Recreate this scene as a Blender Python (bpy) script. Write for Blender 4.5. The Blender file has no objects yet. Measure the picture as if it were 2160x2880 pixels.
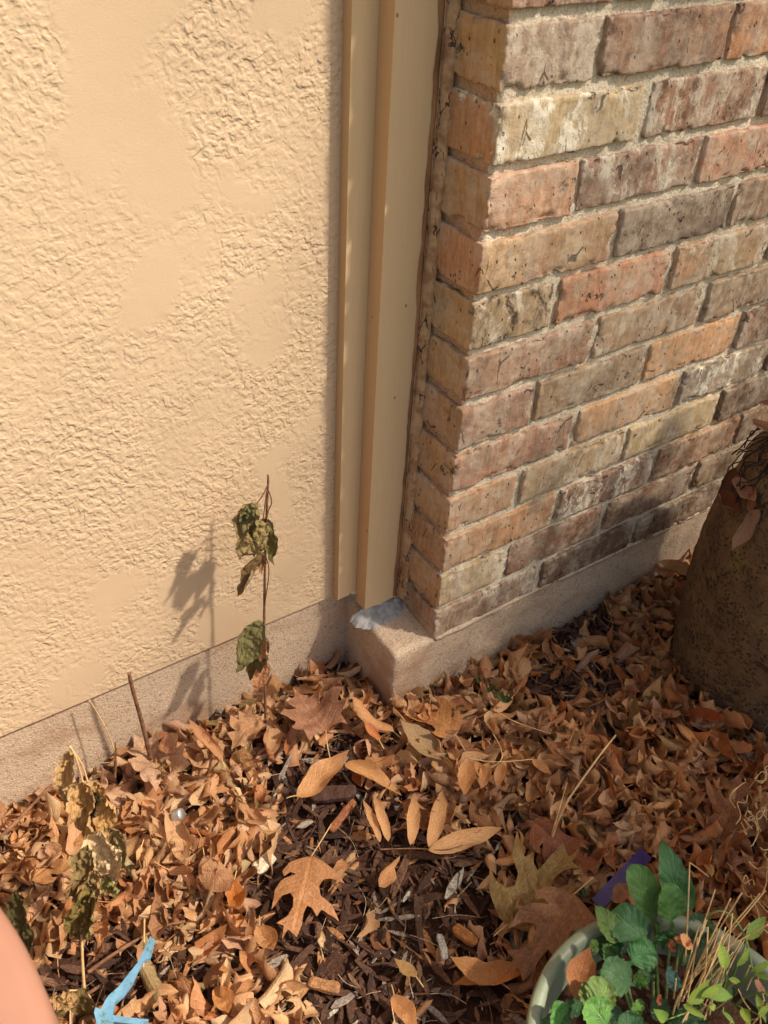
import bpy, math, random
import numpy as np
from mathutils import Vector, Matrix
from mathutils.geometry import delaunay_2d_cdt
R_ = math.radians
sc = bpy.context.scene
COL = sc.collection
# ------------------------------------------------------------------ camera
FPX = 2545.22
RW = np.array([[0.8292255598512722, -0.5567540816007879, 0.049090360664870665],
               [-0.3207187260375718, -0.5459234179619419, -0.7740201034143671],
               [0.4577384293001637, 0.626093055656756, -0.6312551116626344]])
CC = np.array([-0.6000756, -0.67905066, 0.96960829])
cd = bpy.data.cameras.new('camera'); cam = bpy.data.objects.new('camera', cd); COL.objects.link(cam)
cd.sensor_fit = 'HORIZONTAL'; cd.sensor_width = 36; cd.lens = FPX / 2160 * 36
cd.clip_start = 0.02; cd.clip_end = 1000
M = Matrix.Identity(4)
for i in range(3):
    M[i][0] = RW[0][i]; M[i][1] = -RW[1][i]; M[i][2] = -RW[2][i]; M[i][3] = CC[i]
cam.matrix_world = M; sc.camera = cam
cd.dof.use_dof = True; cd.dof.focus_distance = 1.2; cd.dof.aperture_fstop = 16
# ------------------------------------------------------------------ light
SUN = np.array([0.44, -0.474, 0.762]); SUN = SUN / np.linalg.norm(SUN)
elev = math.asin(SUN[2]); azi = math.atan2(SUN[0], SUN[1])
w = bpy.data.worlds.new('World'); sc.world = w; w.use_nodes = True
nt = w.node_tree; bg = nt.nodes['Background']; sky = nt.nodes.new('ShaderNodeTexSky')
sky.sky_type = 'NISHITA'; sky.sun_disc = False; sky.sun_elevation = elev; sky.sun_rotation = azi
sky.dust_density = 2.0
wb = nt.nodes.new('ShaderNodeMix'); wb.data_type = 'RGBA'; wb.blend_type = 'MULTIPLY'; wb.inputs[0].default_value = 1; wb.inputs[7].default_value = (1.0, .93, .81, 1)   # warm camera white balance
nt.links.new(sky.outputs[0], wb.inputs[6]); nt.links.new(wb.outputs[2], bg.inputs[0]); bg.inputs[1].default_value = 0.14
sl = bpy.data.lights.new('sun', 'SUN'); sun = bpy.data.objects.new('sun', sl); COL.objects.link(sun)
sl.energy = 4.2; sl.angle = R_(2.3); sl.color = (1.0, 0.91, 0.78)
sun.rotation_euler = Vector(SUN.tolist()).to_track_quat('Z', 'Y').to_euler()
sc.view_settings.view_transform = 'Standard'; sc.view_settings.look = 'None'
sc.view_settings.exposure = 0.55; sc.view_settings.gamma = 1

# ------------------------------------------------------------------ helpers
def at(u, v, ax, val):
    q = RW.T @ np.array([(u - 1080) / FPX, (v - 1440) / FPX, 1.0])
    return CC + q * ((val - CC[ax]) / q[ax])
D = 2160 / 1659
def gd(u, v, z=-0.1): return at(u * D, v * D, 2, z)          # overview pixel on a level z
def wd(u, v, y): return at(u * D, v * D, 1, y)               # overview pixel on a depth y
def rgb(r, g, b, k=1.0):
    f = lambda c: (c / 255 / 12.92 if c / 255 <= 0.04045 else ((c / 255 + 0.055) / 1.055) ** 2.4) * k
    return (f(r), f(g), f(b), 1.0)
def soft(c, s=.2):
    L = .3 * c[0] + .59 * c[1] + .11 * c[2]
    return (c[0] * (1 - s) + L * s, c[1] * (1 - s) + L * s, c[2] * (1 - s) + L * s, 1.0)
def hsh(ix, iy, iz, s):
    n = (ix * 374761393 + iy * 668265263 + iz * 1274126177 + s * 362437) & 0xffffffff
    n = ((n ^ (n >> 13)) * 1103515245) & 0xffffffff
    n = ((n ^ (n >> 15)) * 2246822519) & 0xffffffff
    return (n ^ (n >> 16)) / 4294967295.0
def vn(P, scale, seed=0):
    Q = np.asarray(P, dtype=float) * scale + 1000.37
    I = np.floor(Q).astype(np.int64); Fq = Q - I; Fq = Fq * Fq * (3 - 2 * Fq)
    r = 0
    for a in (0, 1):
        for b in (0, 1):
            for c in (0, 1):
                wgt = (Fq[:, 0] if a else 1 - Fq[:, 0]) * (Fq[:, 1] if b else 1 - Fq[:, 1]) * (Fq[:, 2] if c else 1 - Fq[:, 2])
                r = r + wgt * hsh(I[:, 0] + a, I[:, 1] + b, I[:, 2] + c, seed)
    return r * 2 - 1
def fbm(P, scale, octv=3, seed=0):
    r = 0; a = 1; t = 0
    for o in range(octv):
        r = r + a * vn(P, scale * 2 ** o, seed + o); t += a; a *= 0.5
    return r / t
def mk(name, V, F, mat, parent=None, smooth=True, attrs=None):
    me = bpy.data.meshes.new(name)
    me.from_pydata(np.asarray(V, dtype=float).tolist(), [], F if isinstance(F, list) else F.tolist())
    me.update()
    if smooth: me.polygons.foreach_set('use_smooth', [True] * len(me.polygons))
    for k, (kind, arr) in (attrs or {}).items():
        a = me.attributes.new(k, kind, 'POINT')
        a.data.foreach_set('color' if kind == 'FLOAT_COLOR' else 'vector', np.asarray(arr, dtype=np.float32).ravel())
    me.materials.append(mat)
    o = bpy.data.objects.new(name, me); COL.objects.link(o)
    if parent: o.parent = parent
    return o
def tag(o, label=None, cat=None, group=None, kind=None):
    if label: o['label'] = label
    if cat: o['category'] = cat
    if group: o['group'] = group
    if kind: o['kind'] = kind
    return o
def empty(name, label, cat, group=None, loc=(0, 0, 0)):
    o = bpy.data.objects.new(name, None); COL.objects.link(o); o.empty_display_size = 0.02
    return tag(o, label, cat, group)
class Geo:
    def __init__(s): s.V = []; s.F = []; s.A = {}; s.n = 0
    def add(s, V, F, **at_):
        V = np.asarray(V, dtype=float); s.V.append(V)
        for f in F: s.F.append([int(i) + s.n for i in f])
        s.n += len(V)
        for k, v in at_.items():
            v = np.asarray(v, dtype=float)
            if v.ndim == 1: v = np.tile(v, (len(V), 1))
            s.A.setdefault(k, []).append(v)
    def build(s, name, mat, parent=None, smooth=True):
        at_ = {k: ('FLOAT_COLOR' if np.concatenate(v).shape[1] == 4 else 'FLOAT_VECTOR', np.concatenate(v)) for k, v in s.A.items()}
        return mk(name, np.concatenate(s.V), s.F, mat, parent, smooth, at_)
def tube(pts, r0, r1=None, n=6, wob=0, seed=0):
    P = np.asarray(pts, dtype=float); r1 = r0 if r1 is None else r1
    # resample with catmull-like subdivision
    for _ in range(2 if len(P) < 12 else 0):
        Q = [P[0]]
        for i in range(len(P) - 1):
            Q += [P[i] * .75 + P[i + 1] * .25, P[i] * .25 + P[i + 1] * .75]
        Q.append(P[-1]); P = np.array(Q)
    m = len(P); V = []; F = []
    T = np.gradient(P, axis=0); T /= np.linalg.norm(T, axis=1)[:, None] + 1e-12
    ref = np.array([0.3, -0.8, 0.52]);
    rg = np.random.RandomState(seed)
    for i in range(m):
        a = np.cross(T[i], ref); a /= np.linalg.norm(a) + 1e-9; b = np.cross(T[i], a)
        r = (r0 + (r1 - r0) * i / (m - 1)) * (1 + wob * (rg.rand() - .5))
        for k in range(n):
            th = 2 * math.pi * k / n
            V.append(P[i] + r * (math.cos(th) * a + math.sin(th) * b))
    for i in range(m - 1):
        for k in range(n):
            F.append([i * n + k, i * n + (k + 1) % n, (i + 1) * n + (k + 1) % n, (i + 1) * n + k])
    F.append(list(range(n))[::-1]); F.append([(m - 1) * n + k for k in range(n)])
    return np.array(V), F
def box_grid(lo, hi, step, faces='F L R T B'):
    lo = np.array(lo, float); hi = np.array(hi, float); V = []; F = []; n = 0
    def ax(a): return np.linspace(lo[a], hi[a], max(2, int(round((hi[a] - lo[a]) / step)) + 1))
    spec = {'F': (0, 2, 1, lo[1], False), 'K': (0, 2, 1, hi[1], True), 'L': (1, 2, 0, lo[0], True), 'R': (1, 2, 0, hi[0], False),
            'T': (0, 1, 2, hi[2], False), 'B': (0, 1, 2, lo[2], True)}
    for f in faces.split():
        a, b, c, val, flip = spec[f]; A = ax(a); B = ax(b); g = np.zeros((len(A), len(B), 3))
        g[..., a] = A[:, None]; g[..., b] = B[None, :]; g[..., c] = val
        V.append(g.reshape(-1, 3)); nb = len(B)
        i, j = np.meshgrid(np.arange(len(A) - 1), np.arange(nb - 1), indexing='ij')
        q = np.stack([i * nb + j, (i + 1) * nb + j, (i + 1) * nb + j + 1, i * nb + j + 1], -1).reshape(-1, 4) + n
        if flip: q = q[:, ::-1]
        F.append(q); n += len(V[-1])
    V = np.concatenate(V); F = np.concatenate(F)
    u, inv = np.unique(np.round(V, 6), axis=0, return_inverse=True)
    return u, inv.reshape(-1)[F]
def rounded(V, lo, hi, r):
    lo = np.array(lo, float); hi = np.array(hi, float)
    inner = np.clip(V, lo + r, hi - r); d = V - inner; L = np.linalg.norm(d, axis=1)[:, None] + 1e-9
    return inner + d / L * np.minimum(L, r), d / L
def lathe(prof, c, n=96):
    V = []; F = []
    for (r, z) in prof:
        for k in range(n):
            t = 2 * math.pi * k / n; V.append((c[0] + r * math.cos(t), c[1] + r * math.sin(t), z))
    for i in range(len(prof) - 1):
        for k in range(n): F.append([i * n + k, i * n + (k + 1) % n, (i + 1) * n + (k + 1) % n, (i + 1) * n + k])
    return np.array(V), F

# ------------------------------------------------------------------ materials
class NT:
    def __init__(s, name):
        s.m = bpy.data.materials.new(name); s.m.use_nodes = True; s.t = s.m.node_tree
        s.b = s.t.nodes['Principled BSDF']; s.out = s.t.nodes['Material Output']
    def n(s, typ, **kw):
        nd = s.t.nodes.new(typ)
        for k, v in kw.items(): setattr(nd, k, v)
        return nd
    def l(s, a, b):
        if isinstance(a, (int, float)): b.default_value = a
        elif isinstance(a, tuple): b.default_value = a
        else: s.t.links.new(a, b)
    def obj(s): return s.n('ShaderNodeTexCoord').outputs['Object']
    def attr(s, name, o='Color'): return s.n('ShaderNodeAttribute', attribute_name=name).outputs[o]
    def mapv(s, vec, scale=(1, 1, 1), loc=None):
        m = s.n('ShaderNodeMapping'); s.l(vec, m.inputs[0]); m.inputs['Scale'].default_value = scale
        if loc is not None: s.l(loc, m.inputs['Location'])
        return m.outputs[0]
    def noise(s, vec, scale, detail=3, rough=.55, dist=0):
        x = s.n('ShaderNodeTexNoise'); s.l(vec, x.inputs['Vector']); x.inputs['Scale'].default_value = scale
        x.inputs['Detail'].default_value = detail; x.inputs['Roughness'].default_value = rough; x.inputs['Distortion'].default_value = dist
        return x.outputs['Fac']
    def noisec(s, vec, scale, detail=2):
        x = s.n('ShaderNodeTexNoise'); s.l(vec, x.inputs['Vector']); x.inputs['Scale'].default_value = scale
        x.inputs['Detail'].default_value = detail; return x.outputs['Color']
    def vor(s, vec, scale, feat='F1', o='Distance', rnd=1):
        x = s.n('ShaderNodeTexVoronoi', feature=feat); s.l(vec, x.inputs['Vector']); x.inputs['Scale'].default_value = scale
        x.inputs['Randomness'].default_value = rnd
        return x.outputs[o]
    def ma(s, op, a, b=0.0, c=None, clamp=False):
        x = s.n('ShaderNodeMath', operation=op, use_clamp=clamp); s.l(a, x.inputs[0]); s.l(b, x.inputs[1])
        if c is not None: s.l(c, x.inputs[2])
        return x.outputs[0]
    def ss(s, v, a, b, lo=0.0, hi=1.0):
        x = s.n('ShaderNodeMapRange', interpolation_type='SMOOTHSTEP'); s.l(v, x.inputs[0])
        x.inputs[1].default_value = a; x.inputs[2].default_value = b; x.inputs[3].default_value = lo; x.inputs[4].default_value = hi
        return x.outputs[0]
    def mix(s, f, a, b, mode='MIX'):
        x = s.n('ShaderNodeMix', data_type='RGBA', blend_type=mode); s.l(f, x.inputs[0]); s.l(a, x.inputs[6]); s.l(b, x.inputs[7])
        return x.outputs[2]
    def scalec(s, c, f):
        v = s.n('ShaderNodeVectorMath', operation='SCALE'); s.l(c, v.inputs[0]); s.l(f, v.inputs['Scale']); return v.outputs[0]
    def vadd(s, a, b):
        v = s.n('ShaderNodeVectorMath', operation='ADD'); s.l(a, v.inputs[0]); s.l(b, v.inputs[1]); return v.outputs[0]
    def bump(s, h, dist, strength=1.0, nrm=None):
        x = s.n('ShaderNodeBump'); s.l(h, x.inputs['Height']); x.inputs['Distance'].default_value = dist; x.inputs['Strength'].default_value = strength
        if nrm: s.l(nrm, x.inputs['Normal'])
        return x.outputs[0]
    def fin(s, col, rough=.8, nrm=None, spec=.3):
        s.l(col, s.b.inputs['Base Color']); s.l(rough, s.b.inputs['Roughness']); s.b.inputs['Specular IOR Level'].default_value = spec
        if nrm: s.l(nrm, s.b.inputs['Normal'])
        return s.m

def m_stucco():
    t = NT('painted_stucco'); P = t.obj()
    warp = t.vadd(P, t.scalec(t.noisec(P, 26, 3), .040))
    region = t.ma('ADD', t.noise(t.vadd(warp, (5.3, .7, 2.9)), 8.5, 1.8, .5), t.ma('MULTIPLY', t.ma('SUBTRACT', t.noise(P, 70, 2), .5), .10))   # where the trowel left it smooth
    rough_m = t.ss(region, .640, .520)
    w2 = t.vadd(P, t.scalec(t.noisec(P, 60, 1), .009))
    dab = t.ss(t.noise(w2, 138, 1.2, .5), .35, .64)
    dab2 = t.ss(t.noise(t.vadd(w2, (3.1, 2.2, 1.7)), 230, 1, .5), .40, .62)
    gouge = t.ss(t.noise(t.vadd(P, t.scalec(t.noisec(P, 40, 1), .03)), 60, 1.5), .56, .62)
    broad = t.noise(P, 18, 2)
    amp = t.ss(t.noise(P, 11, 1.5), .30, .62, .5, 1.15)
    tex = t.ma('SUBTRACT', t.ma('ADD', t.ma('MULTIPLY', dab, .8), t.ma('MULTIPLY', dab2, .20)), t.ma('MULTIPLY', gouge, .35))
    h = t.ma('ADD', t.ma('MULTIPLY', t.ma('MULTIPLY', tex, rough_m), amp), t.ma('MULTIPLY', t.ma('SUBTRACT', 1.0, rough_m), .55))
    h = t.ma('ADD', h, t.ma('MULTIPLY', broad, .8))
    fine = t.noise(P, 700, 3)
    nrm = t.bump(h, .0011, .9); nrm = t.bump(fine, .00035, .7, nrm)
    col = t.mix(t.noise(P, 3, 3), rgb(200, 170, 136), rgb(212, 184, 150))
    dirt = t.ss(t.noise(t.mapv(P, (1, 1, .5)), 9, 6, .7), .60, .8, 0, .22)
    col = t.mix(dirt, col, rgb(190, 150, 112))
    spk = t.ss(t.vor(P, 26), .018, .012, 0, .7)
    col = t.mix(spk, col, rgb(90, 66, 48))
    return t.fin(col, .62, nrm, .35)
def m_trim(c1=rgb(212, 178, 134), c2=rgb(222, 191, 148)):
    t = NT('painted_wood'); P = t.obj()
    g = t.noise(t.mapv(P, (260, 260, 14)), 1, 4, .65)
    g2 = t.noise(t.mapv(P, (500, 500, 60)), 1, 2)
    col = t.mix(g, c1, c2)
    spk = t.ss(t.vor(t.mapv(P, (1, 1, .7)), 30), .06, .04, 0, .75)
    col = t.mix(spk, col, rgb(95, 75, 55))
    wear = t.ss(t.noise(t.mapv(P, (60, 60, 9)), 1, 5, .7), .66, .72, 0, .35)
    col = t.mix(wear, col, rgb(170, 130, 92))
    nrm = t.bump(t.ma('ADD', g, t.ma('MULTIPLY', g2, .4)), .0005, .5)
    return t.fin(col, .55, nrm, .35)
def m_brick():
    t = NT('clay_brick'); P = t.obj()
    a1 = t.attr('bcol'); a2 = t.attr('bcol2')
    par = t.n('ShaderNodeSeparateColor'); t.l(t.attr('bpar'), par.inputs[0]); dk, wh, sd = par.outputs[0], par.outputs[1], par.outputs[2]
    off = t.n('ShaderNodeCombineXYZ')
    for k in range(3): t.l(t.ma('MULTIPLY', sd, 7.3 + k * 3.1), off.inputs[k])
    Q = t.vadd(P, off.outputs[0])
    f = t.ss(t.noise(t.mapv(Q, (1, 1, .55)), 17, 4, .6, .4), .36, .64)
    col = t.mix(f, a1, a2)
    st = t.noise(t.mapv(Q, (230, 230, 26)), 1, 4, .6)
    col = t.mix(t.ss(st, .3, .72), t.scalec(col, .82), t.scalec(col, 1.14)); vs = t.ss(t.noise(t.mapv(t.vadd(Q, (8., 2., 5.)), (1, 1, .28)), 42, 4, .65), .50, .62, 0, .45)
    col = t.mix(vs, col, t.mix(.5, t.scalec(a2, .62), t.scalec(col, .7)))
    mott = t.noise(Q, 120, 5, .75)
    col = t.mix(t.ss(mott, .42, .68, 0, .42), col, t.scalec(col, .66)); col = t.mix(t.ss(t.noise(t.vadd(Q, (4., 4., 4.)), 75, 5, .75), .55, .68, 0, .35), col, rgb(206, 184, 158))
    # flashed dark blotches
    dm = t.ma('MULTIPLY', t.ss(t.noise(t.mapv(Q, (1, 1, .8)), 48, 6, .74, .5), .46, .60), dk)
    col = t.mix(dm, col, rgb(62, 44, 33))
    kn = t.ma('MULTIPLY', t.ss(t.noise(t.vadd(Q, (5., 1., 2.)), 26, 5, .7), .63, .67), t.ss(mott, .40, .5))
    col = t.mix(kn, col, rgb(66, 48, 38))
    dust = t.ma('MULTIPLY', t.ss(t.noise(t.vadd(Q, (6., 6., 1.)), 22, 6, .78), .44, .64), .6)
    col = t.mix(dust, col, rgb(192, 172, 148))
    # whitish lime smears, streaky
    wv = t.vadd(t.mapv(Q, (1, 1, .45)), t.scalec(t.noisec(Q, 30, 2), .03))
    wm = t.ma('MULTIPLY', t.ss(t.noise(wv, 38, 7, .76), .47, .60), t.ss(t.noise(t.vadd(Q, (2., 9., 4.)), 12, 2), .32, .48))
    wm = t.ma('MULTIPLY', wm, wh, clamp=True)
    col = t.mix(wm, col, rgb(230, 216, 192))
    pit = t.ss(t.vor(t.mapv(Q, (1, 1, .6)), 130), .20, .12)
    pit = t.ma('MULTIPLY', pit, t.ss(t.noise(Q, 60, 2), .48, .56))
    col = t.mix(t.ma('MULTIPLY', pit, .8), col, rgb(58, 40, 30))
    crk = t.ss(t.vor(t.mapv(Q, (1, 1, .35)), 42, 'DISTANCE_TO_EDGE'), .028, .012)
    crk = t.ma('MULTIPLY', crk, t.ss(t.noise(t.vadd(Q, (7., 3., 1.)), 30, 2), .60, .66))
    col = t.mix(t.ma('MULTIPLY', crk, .7), col, rgb(60, 42, 32))
    h = t.ma('ADD', t.ma('MULTIPLY', mott, .8), t.ma('MULTIPLY', st, .15)); h = t.ma('SUBTRACT', h, t.ma('MULTIPLY', t.ma('ADD', pit, crk), .9))
    h = t.ma('ADD', h, t.ma('MULTIPLY', wm, .35))
    nrm = t.bump(h, .0019, .8); nrm = t.bump(t.noise(P, 600, 3), .0006, .8, nrm)
    return t.fin(col, .85, nrm, .25)
def m_sandy(name, c1, c2, grain=650, stain=None, bd=.0012):
    t = NT(name); P = t.obj()
    g = t.noise(P, grain, 3, .7); v = t.vor(P, grain * .8)
    col = t.mix(t.noise(P, 14, 4, .6), c1, c2)
    col = t.mix(t.ss(g, .35, .65), t.scalec(col, .76), t.scalec(col, 1.16))
    col = t.mix(t.ss(t.noise(P, grain * .45, 1), .62, .7, 0, .6), col, t.scalec(col, .45))
    if stain:
        col = t.mix(t.ss(t.noise(t.mapv(P, (1, 1, 1.6)), 7, 5, .65), .5, .68, 0, .7), col, stain)
    h = t.ma('ADD', t.ma('MULTIPLY', g, 1.0), t.ma('MULTIPLY', v, .5)); h = t.ma('ADD', h, t.ma('MULTIPLY', t.noise(P, 120, 3), 1.2))
    return t.fin(col, .92, t.bump(h, bd, .85), .15)
def m_leaf(name, trans=.22, rough=.55, veinc=1.25, nside=8, back=1.12, spec=.35, blot=.8):
    t = NT(name); P = t.obj(); base = t.attr('lcol'); oi = t.n('ShaderNodeObjectInfo')
    col = t.mix(1.0, base, oi.outputs['Color'], 'MULTIPLY')
    uv = t.n('ShaderNodeSeparateXYZ'); t.l(t.attr('luv', 'Vector'), uv.inputs[0]); u, v = uv.outputs[0], uv.outputs[1]
    av = t.ma('ABSOLUTE', v)
    mid = t.ss(av, .07, .02)
    ph = t.ma('MULTIPLY', t.ma('SUBTRACT', t.ma('MULTIPLY', u, nside), t.ma('MULTIPLY', av, 2.2)), 2 * math.pi)
    side = t.ma('POWER', t.ma('MULTIPLY_ADD', t.ma('SINE', ph), .5, .5), 10)
    side = t.ma('MULTIPLY', side, t.ss(av, 1.0, .7))
    vein = t.ma('MAXIMUM', mid, t.ma('MULTIPLY', side, .7))
    W = t.vadd(P, t.scalec(t.attr('luv', 'Vector'), .31))
    n1 = t.noise(W, 60, 4, .65); n2 = t.noise(W, 300, 3, .7)
    col = t.mix(t.ss(n1, .3, .7), t.scalec(col, 1 - .35 * blot), t.scalec(col, 1 + .25 * blot))
    col = t.mix(t.ss(n2, .62, .75, 0, .5), col, t.scalec(col, .6))
    col = t.mix(t.ma('MULTIPLY', vein, .85), col, t.scalec(col, veinc)); col = t.mix(t.ss(av, .86, 1.0, 0, .35), col, t.scalec(col, 1.3))
    geo = t.n('ShaderNodeNewGeometry')
    col = t.mix(geo.outputs['Backfacing'], col, t.mix(.25, t.scalec(col, back), (.56, .40, .24, 1)))
    h = t.ma('ADD', t.ma('MULTIPLY', vein, -1.0), t.ma('MULTIPLY', n1, 1.5)); h = t.ma('ADD', h, t.ma('MULTIPLY', n2, .4))
    nrm = t.bump(h, .0009, .7)
    t.fin(col, rough, nrm, spec)
    tr = t.n('ShaderNodeBsdfTranslucent'); t.l(col, tr.inputs[0]); mx = t.n('ShaderNodeMixShader'); mx.inputs[0].default_value = trans
    t.l(t.b.outputs[0], mx.inputs[1]); t.l(tr.outputs[0], mx.inputs[2]); t.l(mx.outputs[0], t.out.inputs[0])
    return t.m
def m_plain(name, c1, c2, scale=30, rough=.6, bd=.0004, bs=120, spec=.35, stretch=(1, 1, 1)):
    t = NT(name); P = t.mapv(t.obj(), stretch)
    col = t.mix(t.ss(t.noise(P, scale, 5, .65), .35, .65), c1, c2)
    return t.fin(col, rough, t.bump(t.noise(P, bs, 4, .65), bd, .7), spec)
def m_attr(name, rough=.85, bs=350, bd=.0008):
    t = NT(name); P = t.obj(); c = t.attr('lcol')
    g = t.noise(t.mapv(P, (1, 1, 1)), bs, 4, .7)
    col = t.mix(t.ss(g, .35, .68), t.scalec(c, .6), t.scalec(c, 1.35))
    return t.fin(col, rough, t.bump(g, bd, .9), .25)

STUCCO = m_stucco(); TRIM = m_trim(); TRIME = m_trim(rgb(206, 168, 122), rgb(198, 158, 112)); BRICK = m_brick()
MORTAR = m_sandy('mortar', rgb(206, 190, 164), rgb(222, 206, 180), 420)
CONCRETE = m_sandy('concrete', rgb(192, 165, 138), rgb(205, 180, 153), 420, rgb(164, 130, 104), .0012)
LEAF = m_leaf('dry_leaf'); GLEAF = m_leaf('green_leaf', .14, .30, 1.5, 6, 1.2, .6, .5)
WILT = m_leaf('wilted_leaf', .2, .7, 1.2, 6, 1.25, .2, 1.0)
BARK = m_plain('twig_bark', rgb(96, 62, 42), rgb(140, 100, 70), 90, .8, .0006, 300)
STRAW = m_plain('straw_stalk', rgb(190, 150, 98), rgb(215, 182, 130), 60, .6, .0003, 300)
SOIL = m_sandy('garden_soil', rgb(62, 40, 30), rgb(84, 56, 42), 260, None, .003)
CHIP = m_attr('wood_chips')

# ------------------------------------------------------------------ setting: ground and lawn beyond
soilV, soilF = box_grid((-1.6, -1.6, -.5), (1.6, .2, -.128), .02, 'T')
d_heap = fbm(soilV, 6, 3, 3) * .008 + fbm(soilV, 60, 2, 8) * .003
soilV[:, 2] += d_heap
tag(mk('flower_bed_ground', soilV, soilF, SOIL), kind='structure')
GRASSY = m_sandy('lawn_ground', rgb(92, 96, 52), rgb(116, 108, 66), 90, None, .004)
tag(mk('ground', [(-300, -300, -.16), (300, -300, -.16), (300, 300, -.16), (-300, 300, -.16)], [[0, 1, 2, 3]], GRASSY, smooth=False), kind='structure')

# ------------------------------------------------------------------ stucco wall
wall = empty('stucco_wall', 'tan painted stucco wall with trowelled raised texture left of the trim', 'wall')
V, F = box_grid((-2.2, .124, .036), (-.0965, .146, 2.5), .006 if False else .02, 'F L R T B')
V[:, 2] += np.where(V[:, 2] < .05, .0012 * fbm(V, 12, 2, 5), 0)
mk('stucco_panel', V, F, STUCCO, wall, smooth=False)
# ------------------------------------------------------------------ foundation
fnd = empty('concrete_foundation', 'pinkish sandy concrete footing under both walls with a worn corner', 'foundation')
lo, hi = (-2.2, .131, -.5), (-.06, .2, .041)
V, F = box_grid(lo, hi, .012, 'F L T'); V, N = rounded(V, lo, hi, .002)
V += N * (fbm(V, 18, 3, 2) * .0015)[:, None]
mk('footing_under_stucco', V, F, CONCRETE, fnd)
lo, hi = (-.068, .002, -.5), (2.2, .2, .004)
V, F = box_grid((-.068, .002, -.22), (.8, .2, .004), .006, 'F L T'); V, N = rounded(V, lo, hi, .007)
V += N * (fbm(V, 25, 3, 7) * .003 + fbm(V, 110, 2, 9) * .0009)[:, None]
V[:, 2] += np.where(V[:, 2] > -.01, .011 * np.clip((V[:, 1] - .03) / .08, 0, 1), 0)
mk('footing_under_brick', V, F, CONCRETE, fnd)
V, F = box_grid((.8, .002, -.5), (2.2, .2, .002), .05, 'F R T'); mk('footing_extension', V, F, CONCRETE, fnd)
# a lip of squeezed mortar between the footing and the first course
lo, hi = (.002, -.002, -.004), (.9, .02, .006)
V, F = box_grid(lo, hi, .004, 'F L T B'); V, N = rounded(V, lo, hi, .003); V += N * (fbm(V, 40, 3, 4) * .0035 - .001)[:, None]
mk('mortar_bed', V, F, CONCRETE, fnd)
# ------------------------------------------------------------------ brick wall
bw = empty('brick_wall', 'multicoloured tumbled brick wall corner with sandy grey mortar', 'wall')
H = .0677
JX = {1: [0, .118, .125, .310, .319, .51], 2: [0, .198, .212, .401, .411, .60], 3: [0, .121, .130, .316, .325, .51],
      4: [0, .199, .208, .404, .413, .61], 5: [0, .119, .130, .314, .326, .51], 6: [0, .198, .211, .402, .416, .61],
      7: [0, .114, .124, .315, .325, .507, .517, .71], 8: [0, .198, .211, .407, .417, .61], 9: [0, .113, .124, .315, .326, .520, .532, .72],
      10: [0, .196, .208, .398, .411, .597, .607, .79], 11: [0, .112, .125, .311, .323, .519, .530, .72], 12: [0, .190, .203, .396, .411, .612, .622, .8]}
# colour a, colour b, dark flashing, lime smear
BC = {1: [((132, 108, 96), (146, 124, 110), .15, .35), ((158, 112, 84), (122, 92, 80), .35, .15), ((176, 118, 76), (130, 92, 74), .2, 0)],
      2: [((170, 150, 112), (180, 162, 128), .0, 1.0), ((150, 104, 82), (128, 96, 80), .6, .5), ((120, 84, 68), (100, 74, 62), .5, .1)],
      3: [((182, 132, 102), (174, 124, 98), .1, .15), ((146, 106, 90), (132, 104, 92), .35, .6), ((176, 118, 90), (166, 112, 86), .1, .2)],
      4: [((172, 128, 100), (168, 136, 90), .2, .05), ((118, 102, 92), (104, 90, 82), .3, .2), ((132, 108, 92), (150, 118, 92), .3, .2)],
      5: [((138, 112, 80), (166, 146, 112), .9, .6), ((180, 118, 88), (172, 118, 84), .12, .05), ((176, 132, 100), (162, 136, 100), .1, .6)],
      6: [((150, 108, 84), (138, 104, 86), .25, .05), ((162, 128, 96), (150, 118, 90), .2, .35), ((142, 112, 84), (128, 102, 80), .3, .1)],
      7: [((148, 108, 92), (136, 104, 88), .1, .1), ((150, 124, 94), (138, 116, 92), .3, .15), ((198, 140, 90), (182, 136, 92), .05, .05), ((138, 98, 78), (112, 86, 70), .6, .2)],
      8: [((168, 112, 84), (134, 106, 90), .15, .2), ((200, 148, 98), (176, 134, 92), .08, .15), ((138, 122, 102), (120, 106, 90), .2, .9)],
      9: [((182, 132, 100), (160, 124, 90), .05, .1), ((158, 134, 98), (146, 122, 90), .1, .35), ((172, 150, 106), (160, 140, 98), .02, .3), ((112, 90, 76), (96, 78, 66), .4, .1)],
      10: [((182, 130, 88), (166, 122, 82), .1, .2), ((124, 94, 78), (108, 82, 68), .4, .7), ((156, 108, 74), (136, 98, 70), .2, .05), ((150, 120, 84), (130, 100, 74), .3, .1)],
      11: [((168, 146, 110), (156, 132, 98), .1, .4), ((124, 82, 62), (108, 74, 58), .25, .05), ((132, 92, 64), (112, 80, 60), .3, .05), ((140, 112, 80), (130, 104, 76), .3, .2)],
      12: [((140, 112, 90), (120, 94, 78), .2, .4), ((104, 74, 58), (90, 66, 52), .3, .05), ((108, 80, 62), (92, 70, 56), .3, .1), ((120, 90, 66), (100, 76, 58), .3, .1)]}
SIDE = {1: (176, 128, 80), 2: (172, 116, 74), 3: (170, 120, 76), 4: (182, 116, 72), 5: (164, 124, 82), 6: (170, 122, 80), 7: (164, 116, 80),
        8: (170, 122, 80), 9: (174, 126, 82), 10: (164, 112, 76), 11: (170, 122, 78), 12: (150, 104, 76)}
KB = 1.0
rg = random.Random(4)
allc = [c for k in BC for c in BC[k]]
near = Geo(); far = Geo()
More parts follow.
